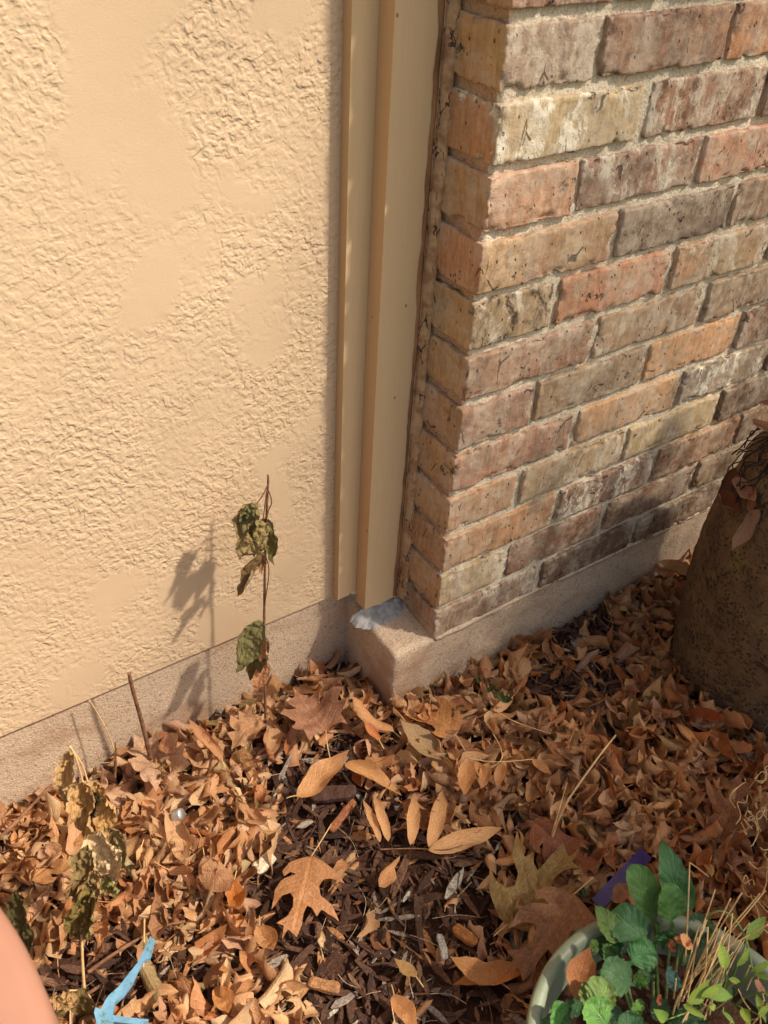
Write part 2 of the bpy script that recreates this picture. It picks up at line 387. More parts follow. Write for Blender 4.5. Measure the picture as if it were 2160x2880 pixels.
def brick(x0, x1, k, spec, side=None, fine=True, y1=.03, seed=0):
    z0 = (12 - k) * H; z1 = z0 + H - .0105
    rr = random.Random(seed)
    x0 += rr.uniform(-.0008, .0008) if x0 > .01 else 0
    z0 += rr.uniform(-.001, .001); z1 += rr.uniform(-.0012, .0012)
    yo = rr.uniform(-.0018, .0018)
    lo = (x0, 0 + yo, z0); hi = (x1, (.118 if side else y1), z1)
    if fine:
        V, F = box_grid(lo, hi, .0026, 'F L R T B')
        V, N = rounded(V, lo, hi, .0018)
        tone = seed * 3.7
        Q = V + tone
        # distance from the nearest front edge
        ex = np.minimum(V[:, 0] - x0, x1 - V[:, 0]); ez = np.minimum(V[:, 2] - z0, z1 - V[:, 2]); ey = V[:, 1] - yo
        srt = np.sort(np.stack([np.abs(ex), np.abs(ez), np.abs(ey)], 1), axis=1)
        edge = np.exp(-(srt[:, 1] / .006) ** 2)
        chip = np.clip(fbm(Q, 55, 3, 31) - .18, 0, 1) * .020 + np.clip(fbm(Q, 150, 2, 33), 0, 1) * .0035
        V += N * (fbm(Q, 30, 3, 11) * .0013 + fbm(Q, 140, 3, 12) * .0011 - edge * chip)[:, None]
        V[:, 0] += .0016 * fbm(np.c_[Q[:, 2], Q[:, 2] * 0, Q[:, 2] * 0], 90, 3, 17) * (ex < .004)
        V[:, 2] += .0018 * fbm(np.c_[Q[:, 0], Q[:, 0] * 0 + z0 * 9, Q[:, 1]], 48, 4, 19) * np.where(np.abs(ez) < .004, 1, .3)
    else:
        V, F = box_grid(lo, hi, .05, 'F L R T B')
    a, b, dk, wh = spec
    wm_ = np.array([1.42, 1.34, 1.20, 1]); a = tuple(a[i_] * .74 + (158, 128, 98)[i_] * .26 for i_ in range(3)); b = tuple(b[i_] * .74 + (158, 128, 98)[i_] * .26 for i_ in range(3)); A = np.tile(np.array(soft(rgb(*a, KB), .16)) * wm_, (len(V), 1)); B = np.tile(np.array(soft(rgb(*b, KB), .16)) * wm_, (len(V), 1)); A[:, 3] = B[:, 3] = 1; P = np.tile((dk, max(wh * 1.2, .22), rr.random(), 1), (len(V), 1))
    if side:
        s = V[:, 0] < .0016 + .0012 * vn(V, 200, 3)
        A[s] = soft(rgb(side[0] + 26, side[1] + 26, side[2] + 18, KB), .08); B[s] = soft(rgb(side[0] + 12, side[1] + 22, side[2] + 18, KB), .1); P[s, 0] = .0; P[s, 1] = .0
    (near if fine else far).add(V, F, bcol=A, bcol2=B, bpar=P)
sd = 0
for k in range(-24, 13):
    if k >= 1: jx = JX[k]; nb = len(jx) // 2; js = [(jx[2 * i], jx[2 * i + 1]) for i in range(nb)]
    else:
        js = [(0, .12 if k % 2 else .198)]
        while js[-1][1] < .6: js.append((js[-1][1] + .01, js[-1][1] + .203))
    while js[-1][1] < 2.1: js.append((js[-1][1] + .011, js[-1][1] + .204))
    for i, (a, b) in enumerate(js):
        sd += 1
        spec = BC[k][i] if k >= 1 and i < len(BC[k]) else rg.choice(allc)
        if k == 0 and i < 2: spec = ((140, 98, 84), (150, 112, 96), .4, .3)
        side = (SIDE[k] if k >= 1 else (172, 122, 78)) if i == 0 else None
        brick(a, b, k, spec, side, fine=(k >= -1 and a < .70), seed=sd)
near.build('brickwork', BRICK, bw); far.build('brickwork_beyond', BRICK, bw, smooth=False)
lo, hi = (.0062, .0062, -.002), (.80, .13, .98)
V, F = box_grid(lo, hi, .0042, 'F L'); V, N = rounded(V, lo, hi, .004)
V += N * (fbm(V, 40, 3, 21) * .0042 + fbm(V, 260, 2, 22) * .0012)[:, None]
ob_ = mk('mortar_joints', V, F, MORTAR, bw); ob_.data.materials.append(m_sandy('tan_return_mortar', rgb(176, 140, 108), rgb(190, 154, 120), 420))
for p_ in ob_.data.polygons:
    if p_.center.x < .0085 and p_.center.y > .010: p_.material_index = 1  # return side gets a browner mortar colour than the front
g = Geo(); V, F = box_grid((.80, .007, -.002), (2.2, .13, .98), .08, 'F R'); g.add(V, F)
V, F = box_grid((.007, .007, .98), (2.2, .13, 2.5), .08, 'F L R T'); g.add(V, F)
g.build('mortar_joints_beyond', MORTAR, bw, smooth=False)
# ------------------------------------------------------------------ trim
trim = empty('corner_trim', 'stepped tan painted wooden trim boards between stucco and brick', 'trim')
for nm, lo, hi in (('outer_board', (-.0965, .109, .040), (-.050, .130, 2.5)), ('inner_board', (-.0665, .083, .026), (-.011, .1085, 2.5))):
    V, F = box_grid(lo, (hi[0], hi[1], .14), .0022, 'F L R B')
    V2, F2 = box_grid((lo[0], lo[1], .14), hi, .02, 'F L R T')
    outv = []
    for (v, f, fine) in ((V, F, 1), (V2, F2, 0)):
        v, N = rounded(v, (lo[0], lo[1], -9), (hi[0], hi[1], 9), .0012 if fine else .0003)
        low = np.clip(1 - (v[:, 2] - lo[2]) / .012, 0, 1) if fine else 0
        v[:, 2] += low * (.006 * fbm(v, 60, 3, 41)); v[:, 1] -= low * np.clip(fbm(v, 90, 2, 43), 0, 1) * .004
        outv.append((v, f))
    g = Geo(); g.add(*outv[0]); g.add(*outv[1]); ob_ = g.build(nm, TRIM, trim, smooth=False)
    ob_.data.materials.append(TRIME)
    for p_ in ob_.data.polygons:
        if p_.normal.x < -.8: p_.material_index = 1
# caulk bead down the joint between the inner board and the brick return
t = NT('old_caulk'); P = t.obj()
col = t.mix(t.ss(t.noise(P, 55, 5, .65), .35, .65), rgb(200, 162, 120), rgb(160, 118, 82))
ck = t.ss(t.vor(t.vadd(t.mapv(P, (1, 1, .22)), t.scalec(t.noisec(P, 90, 3), .012)), 90, 'DISTANCE_TO_EDGE'), .045, .02); ck = t.ma('MULTIPLY', ck, t.ss(t.noise(P, 26, 2), .5, .56))
col = t.mix(ck, col, rgb(66, 44, 32)); h = t.ma('SUBTRACT', t.noise(P, 130, 4, .65), ck)
CAULK = t.fin(col, .6, t.bump(h, .002, .8), .35)
RUST = m_plain('bare_wood', rgb(170, 124, 84), rgb(124, 88, 60), 50, .8, .0008, 200, stretch=(1, 1, .3))
zs = np.arange(.024, 1.4, .003); nz = len(zs)
line = np.c_[zs, zs * 0, zs * 0]
wL = -.0090 + .0050 * fbm(line, 34, 4, 51); wR = .0005 + .0030 * fbm(line, 32, 3, 53)
nv = 9; V = []; F = []
for i in range(nz):
    for j in range(nv):
        s = j / (nv - 1); x = wL[i] + (wR[i] - wL[i]) * s
        y = .0845 - .012 * s - .0035 * math.sin(math.pi * s)
        V.append((x, y, zs[i]))
V = np.array(V); V[:, 1] += .0045 * fbm(V, 70, 4, 55)
F = [[i * nv + j, i * nv + j + 1, (i + 1) * nv + j + 1, (i + 1) * nv + j] for i in range(nz - 1) for j in range(nv - 1)]
mk('caulk_bead', V, F, CAULK, trim)
V = []; 
wl = -.0165 + .0060 * fbm(line, 24, 4, 61); wr = -.0100 + .0020 * fbm(line, 30, 2, 62); wl = np.minimum(wl, wr - .0008)
for i in range(nz):
    for x, y in ((wl[i], .0822), ((wl[i] + wr[i]) / 2, .0818), (wr[i], .0822), (wr[i], .086)): V.append((x, y, zs[i]))
F = [[i * 4 + j, i * 4 + j + 1, (i + 1) * 4 + j + 1, (i + 1) * 4 + j] for i in range(nz - 1) for j in range(3)]
mk('peeled_strip', V, F, RUST, trim)
# thick edge of peeled caulk film standing off the board
V = []; 
for i in range(nz):
    on = .0016 * max(0, vn(np.array([[zs[i], 3, 3]]), 45, 66)[0] + .2)
    for x, y in ((wr[i] - .0007, .0815), (wr[i] - on, .0805 - on), (wr[i] + .0010, .0822)): V.append((x, y, zs[i]))
F = [[i * 3 + j, i * 3 + j + 1, (i + 1) * 3 + j + 1, (i + 1) * 3 + j] for i in range(nz - 1) for j in range(2)]
mk('caulk_film', V, F, CAULK, trim)
# smeared grey sealant at the foot of the trim
SEAL = m_plain('grey_sealant', rgb(134, 132, 128), rgb(168, 165, 160), 50, .6, .003, 110, .3)
n = 46; V = []; F = []; 
cx, cy = -.044, .080
for i in range(n):
    for j in range(n):
        a = -1 + 2 * i / (n - 1); b = -1 + 2 * j / (n - 1)
        r = math.hypot(a, b); m = max(abs(a), abs(b)); k = m / r if r > 1e-6 else 1
        a *= k; b *= k
        V.append((cx + a * .046, cy + b * .022, 0, m))
V = np.array(V); m = V[:, 3]; V = V[:, :3]
ang = np.arctan2(V[:, 1] - cy, V[:, 0] - cx)
k = 1 + .45 * fbm(np.c_[np.cos(ang), np.sin(ang), ang * 0], 3.2, 4, 71)
V[:, 0] = cx + (V[:, 0] - cx) * k; V[:, 1] = cy + (V[:, 1] - cy) * k
top = .004 + .011 * np.clip((V[:, 1] - .03) / .08, 0, 1)
V[:, 2] = top + (1 - m ** 5) * (.0020 + .008 * np.abs(fbm(V, 60, 3, 73)) + np.clip((V[:, 1] - .068) / .02, 0, 1) * .012) - m ** 6 * .003
F = [[i * n + j, (i + 1) * n + j, (i + 1) * n + j + 1, i * n + j + 1] for i in range(n - 1) for j in range(n - 1)]
mk('sealant_smear', V, F, SEAL, trim)

# ------------------------------------------------------------------ leaf shapes
def leaf_geo(rs, L, Wd, nu=12, nv=7, kind='ell', cross=0., bend=0., twist=0., wave=0., fold=0., crumple=0., seed=0):
    t = np.linspace(0, 1, nu); s = np.linspace(-1, 1, nv)
    if kind == 'ell': w_ = np.sin(np.pi * t ** .78) ** .95 * (1 - .45 * t ** 4)
    elif kind == 'lance': w_ = np.sin(np.pi * t ** .8) ** 1.0
    elif kind == 'round': w_ = np.sin(np.pi * t ** .72) ** .75 * (1 - .3 * t ** 5)
    elif kind == 'spat': w_ = np.clip(.13 + 1.05 * np.sin(np.pi * np.clip((t - .22) / .78, 0, 1)) ** .6 * (t > .22), 0, 1.1) * np.where(t > .97, .6, 1)
    w_ = w_.copy(); w_[-1] *= .2
    T, S = np.meshgrid(t, s, indexing='ij'); Wm = w_[:, None] * Wd / 2
    mg = 1 if nu < 16 else .4
    if kind != 'spat': Wm = Wm * (1 + mg * .07 * np.abs(S) * np.sin(T * 31 + seed * 1.3 + S) + mg * .05 * np.abs(S) * np.sin(T * 67 + seed))
    if kind == 'spat': Wm = Wm * (1 + .035 * np.sin(2 * np.pi * 7.3 * T) * np.abs(S))
    a = S * Wm
    x = L * T
    if abs(cross) > 1e-3:
        kk = cross / (Wd / 2); y = np.sin(kk * a) / kk; z = (1 - np.cos(kk * a)) / kk
    else: y = a; z = a * 0
    z = z + fold * np.abs(a) + wave * L * (S ** 2) * np.sin(T * rs.uniform(7, 13) + rs.uniform(0, 6) + S * rs.uniform(.5, 2.5)) * (np.sin(np.pi * T))
    ang = twist * T; y2 = y * np.cos(ang) - z * np.sin(ang); z2 = y * np.sin(ang) + z * np.cos(ang); y, z = y2, z2
    if abs(bend) > 1e-3:
        kb = bend / L; xx = np.sin(kb * x) / kb; zz = (1 - np.cos(kb * x)) / kb
        nx, nz_ = -np.sin(kb * x), np.cos(kb * x); x = xx + z * nx; z = zz + z * nz_
    V = np.stack([x, y, z], -1).reshape(-1, 3)
    if crumple:
        V[:, 2] += crumple * fbm(V, 1.0 / (L * .28), 3, seed + 7); V[:, 1] += crumple * .8 * fbm(V, 1 / (L * .3), 2, seed + 13)
        V[:, 0] += crumple * .6 * fbm(V, 1 / (L * .3), 2, seed + 23)
    F = [[i * nv + j, (i + 1) * nv + j, (i + 1) * nv + j + 1, i * nv + j + 1] for i in range(nu - 1) for j in range(nv - 1)]
    UV = np.stack([T, S, S * 0], -1).reshape(-1, 3)
    return V, F, UV
def stalk_geo(L, r=.0007, seed=0):
    k = math.sin(seed * 1.7) * .25
    return tube([(0.002, 0, 0), (-L * .5, L * k, L * .12), (-L, L * k * 1.6, L * .05)], r, r * .8, 4)
# outline of the big oak leaf, back-projected on the ground once and normalised
def zz(u, v): return gd(u * (1080 / 1659) / D, (1900 + v * (980 / 1505)) / D, -.105)[:2]
OAKP = [(1345, 775), (1400, 800), (1450, 830), (1503, 882), (1440, 868), (1400, 876), (1380, 905), (1388, 945), (1440, 975), (1483, 1040), (1430, 1022),
        (1392, 1002), (1372, 1036), (1350, 1000), (1328, 990), (1312, 1030), (1305, 1075), (1283, 1132), (1262, 1110), (1243, 1095), (1217, 1142), (1222, 1100),
        (1225, 1082), (1190, 1070), (1240, 1040), (1264, 1000), (1266, 955), (1250, 935), (1215, 945), (1165, 1006), (1175, 950), (1178, 915), (1205, 880), (1240, 862),
        (1278, 850), (1250, 842), (1222, 858), (1212, 835), (1245, 800), (1300, 782)]
oa = np.array([zz(*p) for p in OAKP]); ob = zz(1345, 775); ot = zz(1262, 1125)
def unit_poly(P, base, tip):
    d = np.array(tip) - np.array(base); L = np.linalg.norm(d); d /= L; n_ = np.array([-d[1], d[0]])
    q = np.asarray(P) - np.array(base); return np.c_[q @ d, q @ n_] / L
OAK = unit_poly(oa, ob, ot)
MAPLE = np.array([(0, 0), (.05, .14), (-.08, .34), (.12, .33), (.2, .52), (.33, .36), (.42, .62), (.58, .44), (.6, .2), (.78, .3), (.82, .13), (1, 0),
                  (.82, -.13), (.78, -.3), (.6, -.2), (.58, -.44), (.42, -.62), (.33, -.36), (.2, -.52), (.12, -.33), (-.08, -.34), (.05, -.14)])
def densify(P, d):
    out = []
    for i in range(len(P)):
        a = P[i]; b = P[(i + 1) % len(P)]; n_ = max(1, int(np.linalg.norm(b - a) / d))
        for k in range(n_): out.append(a + (b - a) * k / n_)
    return np.array(out)
def smoothp(P):
    Q = []
    for i in range(len(P)):
        a = P[i]; b = P[(i + 1) % len(P)]; Q += [a * .93 + b * .07, a * .07 + b * .93]
    return np.array(Q)
def poly_geo(P, step):
    P = densify(P, step); lo = P.min(0); hi = P.max(0)
    xs = np.arange(lo[0], hi[0], step); ys = np.arange(lo[1], hi[1], step)
    G = np.array([(x + (step / 2 if j % 2 else 0), y) for j, y in enumerate(ys) for x in xs])
    # inside test and clear of the rim
    ins = np.zeros(len(G), bool); n_ = len(P)
    for i in range(n_):
        a = P[i]; b = P[(i + 1) % n_]; c = ((a[1] > G[:, 1]) != (b[1] > G[:, 1]))
        with np.errstate(divide='ignore', invalid='ignore'):
            xi = (b[0] - a[0]) * (G[:, 1] - a[1]) / (b[1] - a[1] + 1e-15) + a[0]
        ins ^= c & (G[:, 0] < xi)
    G = G[ins]
    dm = np.min(np.linalg.norm(G[:, None] - P[None], axis=2), axis=1); G = G[dm > step * .5]
    pts = [Vector(p.tolist()) for p in P] + [Vector(p.tolist()) for p in G]
    vs, es, fs, *_ = delaunay_2d_cdt(pts, [(i, (i + 1) % n_) for i in range(n_)], [list(range(n_))], 1, 1e-6)
    return np.array([(v.x, v.y, 0) for v in vs]), [list(f) for f in fs]
def lobed_geo(P, L, cross=0, bend=0, crumple=0, seed=0, step=.045):
    V, F = poly_geo(P, step)
    UV = np.c_[V[:, 0], V[:, 1] * 2.2, V[:, 0] * 0]
    V = V * L; a = V[:, 1].copy(); x = V[:, 0].copy(); z = a * 0
    if cross: kk = cross / (L * .4); V[:, 1] = np.sin(kk * a) / kk; z = (1 - np.cos(kk * a)) / kk
    if bend: kb = bend / L; V[:, 0] = np.sin(kb * x) / kb - z * np.sin(kb * x); z = (1 - np.cos(kb * x)) / kb + z * np.cos(kb * x)
    V[:, 2] = z + crumple * L * fbm(np.c_[x, a, a * 0], 3.2 / L, 3, seed) + abs(crumple) * .5 * L * np.abs(a / L)
    return V, F, UV
def frame(p0, p1, up, roll=0):
    X = np.array(p1, float) - p0; L = np.linalg.norm(X); X /= L
    up = np.array(up, float); Z = up - X * (X @ up); Z /= np.linalg.norm(Z) + 1e-9; Y = np.cross(Z, X)
    c, s = math.cos(roll), math.sin(roll); Y, Z = Y * c + Z * s, Z * c - Y * s
    return np.stack([X, Y, Z], 1), L
def to_mat(Rm, loc):
    m4 = Matrix.Identity(4)
    for i in range(3):
        for j in range(3): m4[i][j] = Rm[i, j]
        m4[i][3] = loc[i]
    return m4
WHITE = (1, 1, 1, 1)
def proto(name, V, F, UV, mat, col=WHITE, parent=None):
    return mk(name, V, F, mat, parent, True, {'luv': ('FLOAT_VECTOR', UV), 'lcol': ('FLOAT_COLOR', np.tile(col, (len(V), 1)))})

# ------------------------------------------------------------------ bark mulch (uncountable)
rs = np.random.RandomState(11)
g = Geo()
corners = [gd(-120, 1500), gd(-120, 2330), gd(1800, 2330), gd(1800, 1150)]
def inview(x, y, z=-.1, mg=120):
    q = RW @ (np.array([x, y, z]) - CC)
    if q[2] < .05: return False
    u = 1080 + FPX * q[0] / q[2]; v = 1440 + FPX * q[1] / q[2]
    return -mg < u < 2160 + mg and -mg < v < 2880 + mg
def in_walls(x, y): return (y > .125 and x < -.06) or (x > -.075 and y > -.004)
cnt = 0
while cnt < 8000:
    x = rs.uniform(-.85, .75); y = rs.uniform(-.75, .128)
    if in_walls(x, y) or not inview(x, y): continue
    cnt += 1
    L = rs.choice([.007, .014, .024, .036, .055], p=[.20, .28, .28, .17, .07]) * rs.uniform(.7, 1.3); wd_ = min(L * rs.uniform(.07, .28), .011); th = wd_ * rs.uniform(.12, .4)
    nn = 4; V = []
    for i in range(nn + 1):
        tt = i / nn - .5; taper = (1 - (abs(tt) * 2) ** 3 * .75)
        for (a, b) in ((-1, -1), (1, -1), (1, 1), (-1, 1)):
            V.append((tt * L, a * wd_ / 2 * taper * rs.uniform(.6, 1.2), b * th / 2 * taper * rs.uniform(.5, 1.4)))
    F = [[i * 4 + k, i * 4 + (k + 1) % 4, (i + 1) * 4 + (k + 1) % 4, (i + 1) * 4 + k] for i in range(nn) for k in range(4)] + [[3, 2, 1, 0], [nn * 4, nn * 4 + 1, nn * 4 + 2, nn * 4 + 3]]
    from mathutils import Euler
    Rm = np.array(Euler((rs.uniform(-.4, .4), rs.uniform(-.35, .35), rs.uniform(0, 6.28))).to_matrix())
    V = np.array(V) @ Rm.T + (x, y, -.122 + rs.uniform(0, .011))
    r = rs.rand()
    c = rgb(84, 58, 44) if r < .45 else rgb(64, 44, 34) if r < .7 else rgb(108, 78, 58) if r < .86 else rgb(150, 104, 66) if r < .93 else rgb(138, 124, 110) if r < .975 else rgb(176, 166, 150)
    c = np.array(c) * rs.uniform(.8, 1.25); c[3] = 1
    g.add(V, F, lcol=c)
for i in range(900):
    x = rs.uniform(-.85, .75); y = rs.uniform(-.75, .12)
    if in_walls(x, y) or not inview(x, y): continue
    a_ = rs.uniform(0, 6.28); l_ = rs.uniform(.015, .06); k_ = rs.uniform(-.2, .2) * l_; d_ = np.array([math.cos(a_), math.sin(a_), rs.uniform(-.15, .15)])
    p_ = np.array([x, y, -.110 + rs.uniform(0, .004)]); n_ = np.array([-d_[1], d_[0], 0])
    V, F = tube([p_ - d_ * l_ / 2, p_ + n_ * k_, p_ + d_ * l_ / 2], rs.uniform(.0003, .0009), .0003, 4)
    g.add(V, F, lcol=np.array(rgb(*[(150, 118, 84), (96, 68, 52), (178, 156, 126)][rs.randint(3)])))
tag(g.build('bark_mulch', CHIP, smooth=False), 'dark brown shredded bark mulch showing between the leaves', 'mulch', kind='stuff')

# ------------------------------------------------------------------ leaf litter
DRY = [soft(c_, .13) for c_ in [rgb(216, 162, 104), rgb(208, 150, 92), rgb(222, 174, 120), rgb(206, 142, 82), rgb(214, 166, 116), rgb(192, 134, 86), rgb(226, 186, 134), rgb(188, 142, 92), rgb(210, 140, 78)]]
protos = []; rr = random.Random(21)
for i in range(34):
    kind = rr.choice(['ell', 'ell', 'round', 'ell', 'lance']); L = rr.choice([.034, .043, .050, .056, .064]) * rr.uniform(.9, 1.1); W_ = L * (rr.uniform(.42, .66) if kind != 'lance' else rr.uniform(.28, .36))
    V, F, UV = leaf_geo(rr, L, W_, 13, 8, kind, cross=rr.choice([-1, 1, 1]) * rr.uniform(.8, 2.9), bend=rr.uniform(-2.6, 2.6), twist=rr.uniform(-1.6, 1.6),
                        wave=rr.uniform(.01, .09), fold=rr.uniform(0, .5), crumple=L * rr.uniform(.03, .14), seed=i)
    V[:, 2] += L * rr.uniform(.01, .05) * fbm(V, 7 / L, 2, i + 50)
    if i == 17:
        V, F, UV = lobed_geo(smoothp(OAK), L * 1.5, cross=rr.uniform(.5, 1.6), bend=rr.uniform(-1.5, 1.5), crumple=.15, seed=i, step=.07); V *= np.array([1, rr.uniform(.7, 1), 1])
    V[:, 0] -= L / 2
    s, f = stalk_geo(rr.uniform(.008, .02), .0006, i); s[:, 0] -= L / 2
    if i % 3 == 0:
        n0 = len(V); V = np.concatenate([V, s]); F = F + [[q + n0 for q in ff] for ff in f]; UV = np.concatenate([UV, np.tile((.5, 0.0, 0), (len(s), 1))])
    protos.append((V, F, UV, L))
BARE = [(660, 1930, .050, .97), (640, 1790, .026, .85), (690, 1690, .042, .85), (790, 1770, .032, .8), (880, 1880, .055, .9), (920, 1990, .06, .93), (800, 2080, .06, .92), (960, 2120, .055, .85), (620, 1830, .028, .7),
        (700, 1960, .04, .7), (240, 2090, .03, .8), (380, 2060, .03, .5), (1250, 1370, .040, .75), (1190, 1490, .038, .7), (1320, 1600, .022, .6), (560, 2120, .05, .35), (1300, 1460, .03, .5),
        (150, 2130, .03, .8), (1040, 1830, .03, .6)]
BARE = [(*gd(u, v, -.11)[:2], r * (1.28 if p > .7 else 1.1), p) for u, v, r, p in BARE]
def bare(x, y):
    m = 0
    for bx, by, r, p in BARE:
        d = math.hypot(x - bx, y - by) / r
        m = max(m, min(.985, p * 1.25) * min(1, max(0, 1.45 - d) / .35))
    return m
hg = {}
def hget(x, y): return hg.get((int(math.floor(x / .012)), int(math.floor(y / .012))), 0.)
def hadd(x, y, dz):
    ix, iy = int(math.floor(x / .012)), int(math.floor(y / .012))
    for a in (-1, 0, 1):
        for b in (-1, 0, 1): hg[(ix + a, iy + b)] = hg.get((ix + a, iy + b), 0) + dz * (1 if a == b == 0 else .55)
POTC = np.array([-.130, -.586]); POTR = .156
BOC = np.array([.505, -.250])
def blocked(x, y):
    if in_walls(x, y): return True
    if math.hypot(x - POTC[0], y - POTC[1]) < POTR - .012: return True
    if math.hypot(x - BOC[0], y - BOC[1]) < .150: return True
    return False
placed = []
N_L = 3500; tries = 0
while len(placed) < N_L and tries < 60000:
    tries += 1
    x = rs.uniform(-.80, .75); y = rs.uniform(-.72, .122)
    if blocked(x, y) or not inview(x, y): continue
    if rs.rand() < bare(x, y): continue
    h = hget(x, y)
    if h > .034 + .012 * math.exp(-((x + .18) ** 2 + (y - .05) ** 2) / .02): 
        if rs.rand() < .8: continue
    pi = rs.randint(len(protos)); L = protos[pi][3]
    tilt = rs.normal(0, .65); tilt2 = rs.normal(0, .5)
    z = -.121 + h * .8 + .004 + abs(math.sin(tilt2)) * L * .25
    e = (tilt + (math.pi if rs.rand() < .4 else 0), tilt2, rs.uniform(0, 6.28))
    c = np.array(DRY[rs.randint(len(DRY))]) * rs.uniform(.72, 1.10)
    if rs.rand() < .03: c = np.array(rgb(160, 136, 90)) * rs.uniform(.8, 1.1)
    if rs.rand() < .22: c = c * np.array([.85, .72, .64, 1])
    if x > .1: c = c * np.array([.92, .76, .58, 1])       # leaves on the boulder side are redder and darker
    if rs.rand() < .09: c = np.array(rgb(204, 160, 130)) * rs.uniform(.8, 1.05)
    c = c * np.array([1.02, .97, .90, 1]); c[3] = 1; s_ = rs.uniform(.8, 1.22)
    placed.append([x, y, z, e, pi, c, s_]); hadd(x, y, .0026)
# leaves that end up on top, inside the frame, are the individuals
for p in placed:
    q = RW @ (np.array(p[:3]) - CC); p.append(q[2]); p.append(inview(p[0], p[1], p[2], -30))
def dep(p): return p[2] - (-.121 + hget(p[0], p[1]) * .8)
order = sorted([i for i, p in enumerate(placed) if p[8]], key=lambda i: -dep(placed[i]))
top = set(order[:262])
lit = Geo(); ind = []
for i, p in enumerate(placed):
    V, F, UV, L = protos[p[4]]
    if i in top: ind.append(p); continue
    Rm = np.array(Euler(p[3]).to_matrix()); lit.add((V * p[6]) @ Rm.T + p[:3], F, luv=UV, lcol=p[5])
tag(lit.build('leaf_litter', LEAF), 'deep litter of curled tan fallen leaves below the visible top leaves', 'leaf litter', kind='stuff')
pm = {}
for p in ind:
    k = p[4]
    if k not in pm:
        V, F, UV, L = protos[k]; o = proto('fallen_leaf', V, F, UV, LEAF); pm[k] = o
    else: o = pm[k].copy(); COL.objects.link(o)
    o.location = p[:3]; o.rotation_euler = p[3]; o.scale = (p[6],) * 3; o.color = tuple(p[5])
    tone = 'reddish brown' if p[5][1] / p[5][0] < .40 else 'pale tan' if p[5][0] > .56 else 'orange tan' if p[5][0] > .44 else 'dull brown'
    p.append(o); p.append(tone)
MARKS = [('the grey twig stub', 320, 1640), ('the stem of the tall withered plant', 577, 1610), ('the foot of the corner block', 853, 1540), ('the big oak leaf', 860, 1950), ('the silver cap', 377, 1762),
         ('the pale wood chunk', 570, 1865), ('the yellowed withered plant', 190, 1990), ('the blue ornament', 340, 2090), ('the purple strip', 1340, 1900), ('the green pot', 1300, 2080), ('the leaf spray', 900, 1780),
         ('the slanting green stalk', 1260, 1690), ('the boulder', 1500, 1560), ('the shaded bare soil', 1240, 1440), ('the dry vine', 1620, 1800), ('the brick footing', 1230, 1330), ('the far brick footing', 1450, 1240),
         ('the drooping leaflets', 1080, 1660), ('the corner maple leaf', 675, 1520), ('the yellow green oak leaf', 1160, 1900), ('the bottom mulch edge', 760, 2150), ('the left stucco footing', 60, 1790),
         ('the bare mulch patch', 800, 1800), ('the boulder oak leaf', 1570, 1740), ('the pale straw stalk', 1210, 1780)]
MW = [(n_, gd(u, v, -.1)) for n_, u, v in MARKS]
grp = {}
for p in ind:
    ds = [(math.hypot(p[0] - m_[0], p[1] - m_[1]), n_, m_) for n_, m_ in MW]; d_, n_, m_ = min(ds, key=lambda q: q[0])
    q = RW @ np.array([p[0] - m_[0], p[1] - m_[1], 0]); side = ('right of' if q[0] > 0 else 'left of') if abs(q[0]) > abs(q[1]) * 1.0 else ('in front of' if q[1] > 0 else 'behind')
    grp.setdefault((n_, side, p[10]), []).append((d_, p))
ORD = ['nearest', 'second nearest', 'third nearest', 'fourth nearest', 'fifth nearest', 'sixth nearest', 'seventh nearest', 'eighth nearest', 'ninth nearest', 'tenth nearest']
for (n_, side, tone), lst in grp.items():
    for k, (d_, p) in enumerate(sorted(lst, key=lambda q: q[0])):
        w_ = '' if len(lst) == 1 else ORD[min(k, 9)] + ' '; n_ = n_.replace('the stem of the tall', 'the tall')
        tag(p[9], f'{w_}{tone} curled leaf lying {side} {n_}', 'leaf', 'fallen leaves on top of the litter')

# ------------------------------------------------------------------ feature leaves
def feature(name, label, p0, p1, shape, color, roll=0, up=(0, 0, 1), stalk=None, mat=LEAF, cat='leaf', width=.5, group=None, **kw):
    Rm, L = frame(np.array(p0), np.array(p1), up, roll)
    root = empty(name, label, cat, group)
    root.matrix_world = to_mat(Rm, p0)
    if shape in ('oak', 'maple'): V, F, UV = lobed_geo(smoothp(OAK) if shape == 'oak' else MAPLE, L, **kw)
    else: V, F, UV = leaf_geo(random.Random(int(abs(p0[0]) * 9999)), L, L * width, 22, 11, shape, **kw)
    V[:, 2] += .03 * L * fbm(V, 5 / L, 3, 77) + .012 * L * fbm(V, 16 / L, 2, 78)
    proto('blade', V, F, UV, mat, color, root)
    if stalk:
        s, f = stalk_geo(stalk, .0009, int(stalk * 1000)); mk('leaf_stalk', s, f, STRAW, root)
    return root
feature('oak_leaf', 'large flat tan oak leaf with pointed lobes lying on the bare mulch', gd(673, 1847, -.088), gd(631, 2022, -.094), 'oak', rgb(178, 124, 80), stalk=.045, crumple=.06, cross=-.45, seed=3)
feature('oak_leaf', 'upturned tan oak leaf lying against the foot of the corner block', gd(985, 1590, -.076), gd(890, 1490, -.055), 'oak', rgb(182, 126, 76), crumple=.10, cross=.8, bend=-.9, seed=9, stalk=.03)
feature('oak_leaf', 'yellow green oak leaf beside the rim of the green pot', gd(1095, 2000, -.085), gd(1225, 1835, -.07), 'oak', rgb(146, 116, 66), crumple=.22, cross=.9, seed=5, stalk=.02)
feature('oak_leaf', 'brown oak leaf pressed against the outside of the green pot rim', gd(1240, 1930, -.055), gd(1120, 2110, -.08), 'oak', rgb(150, 104, 70), crumple=.12, cross=.6, seed=15, stalk=.03)
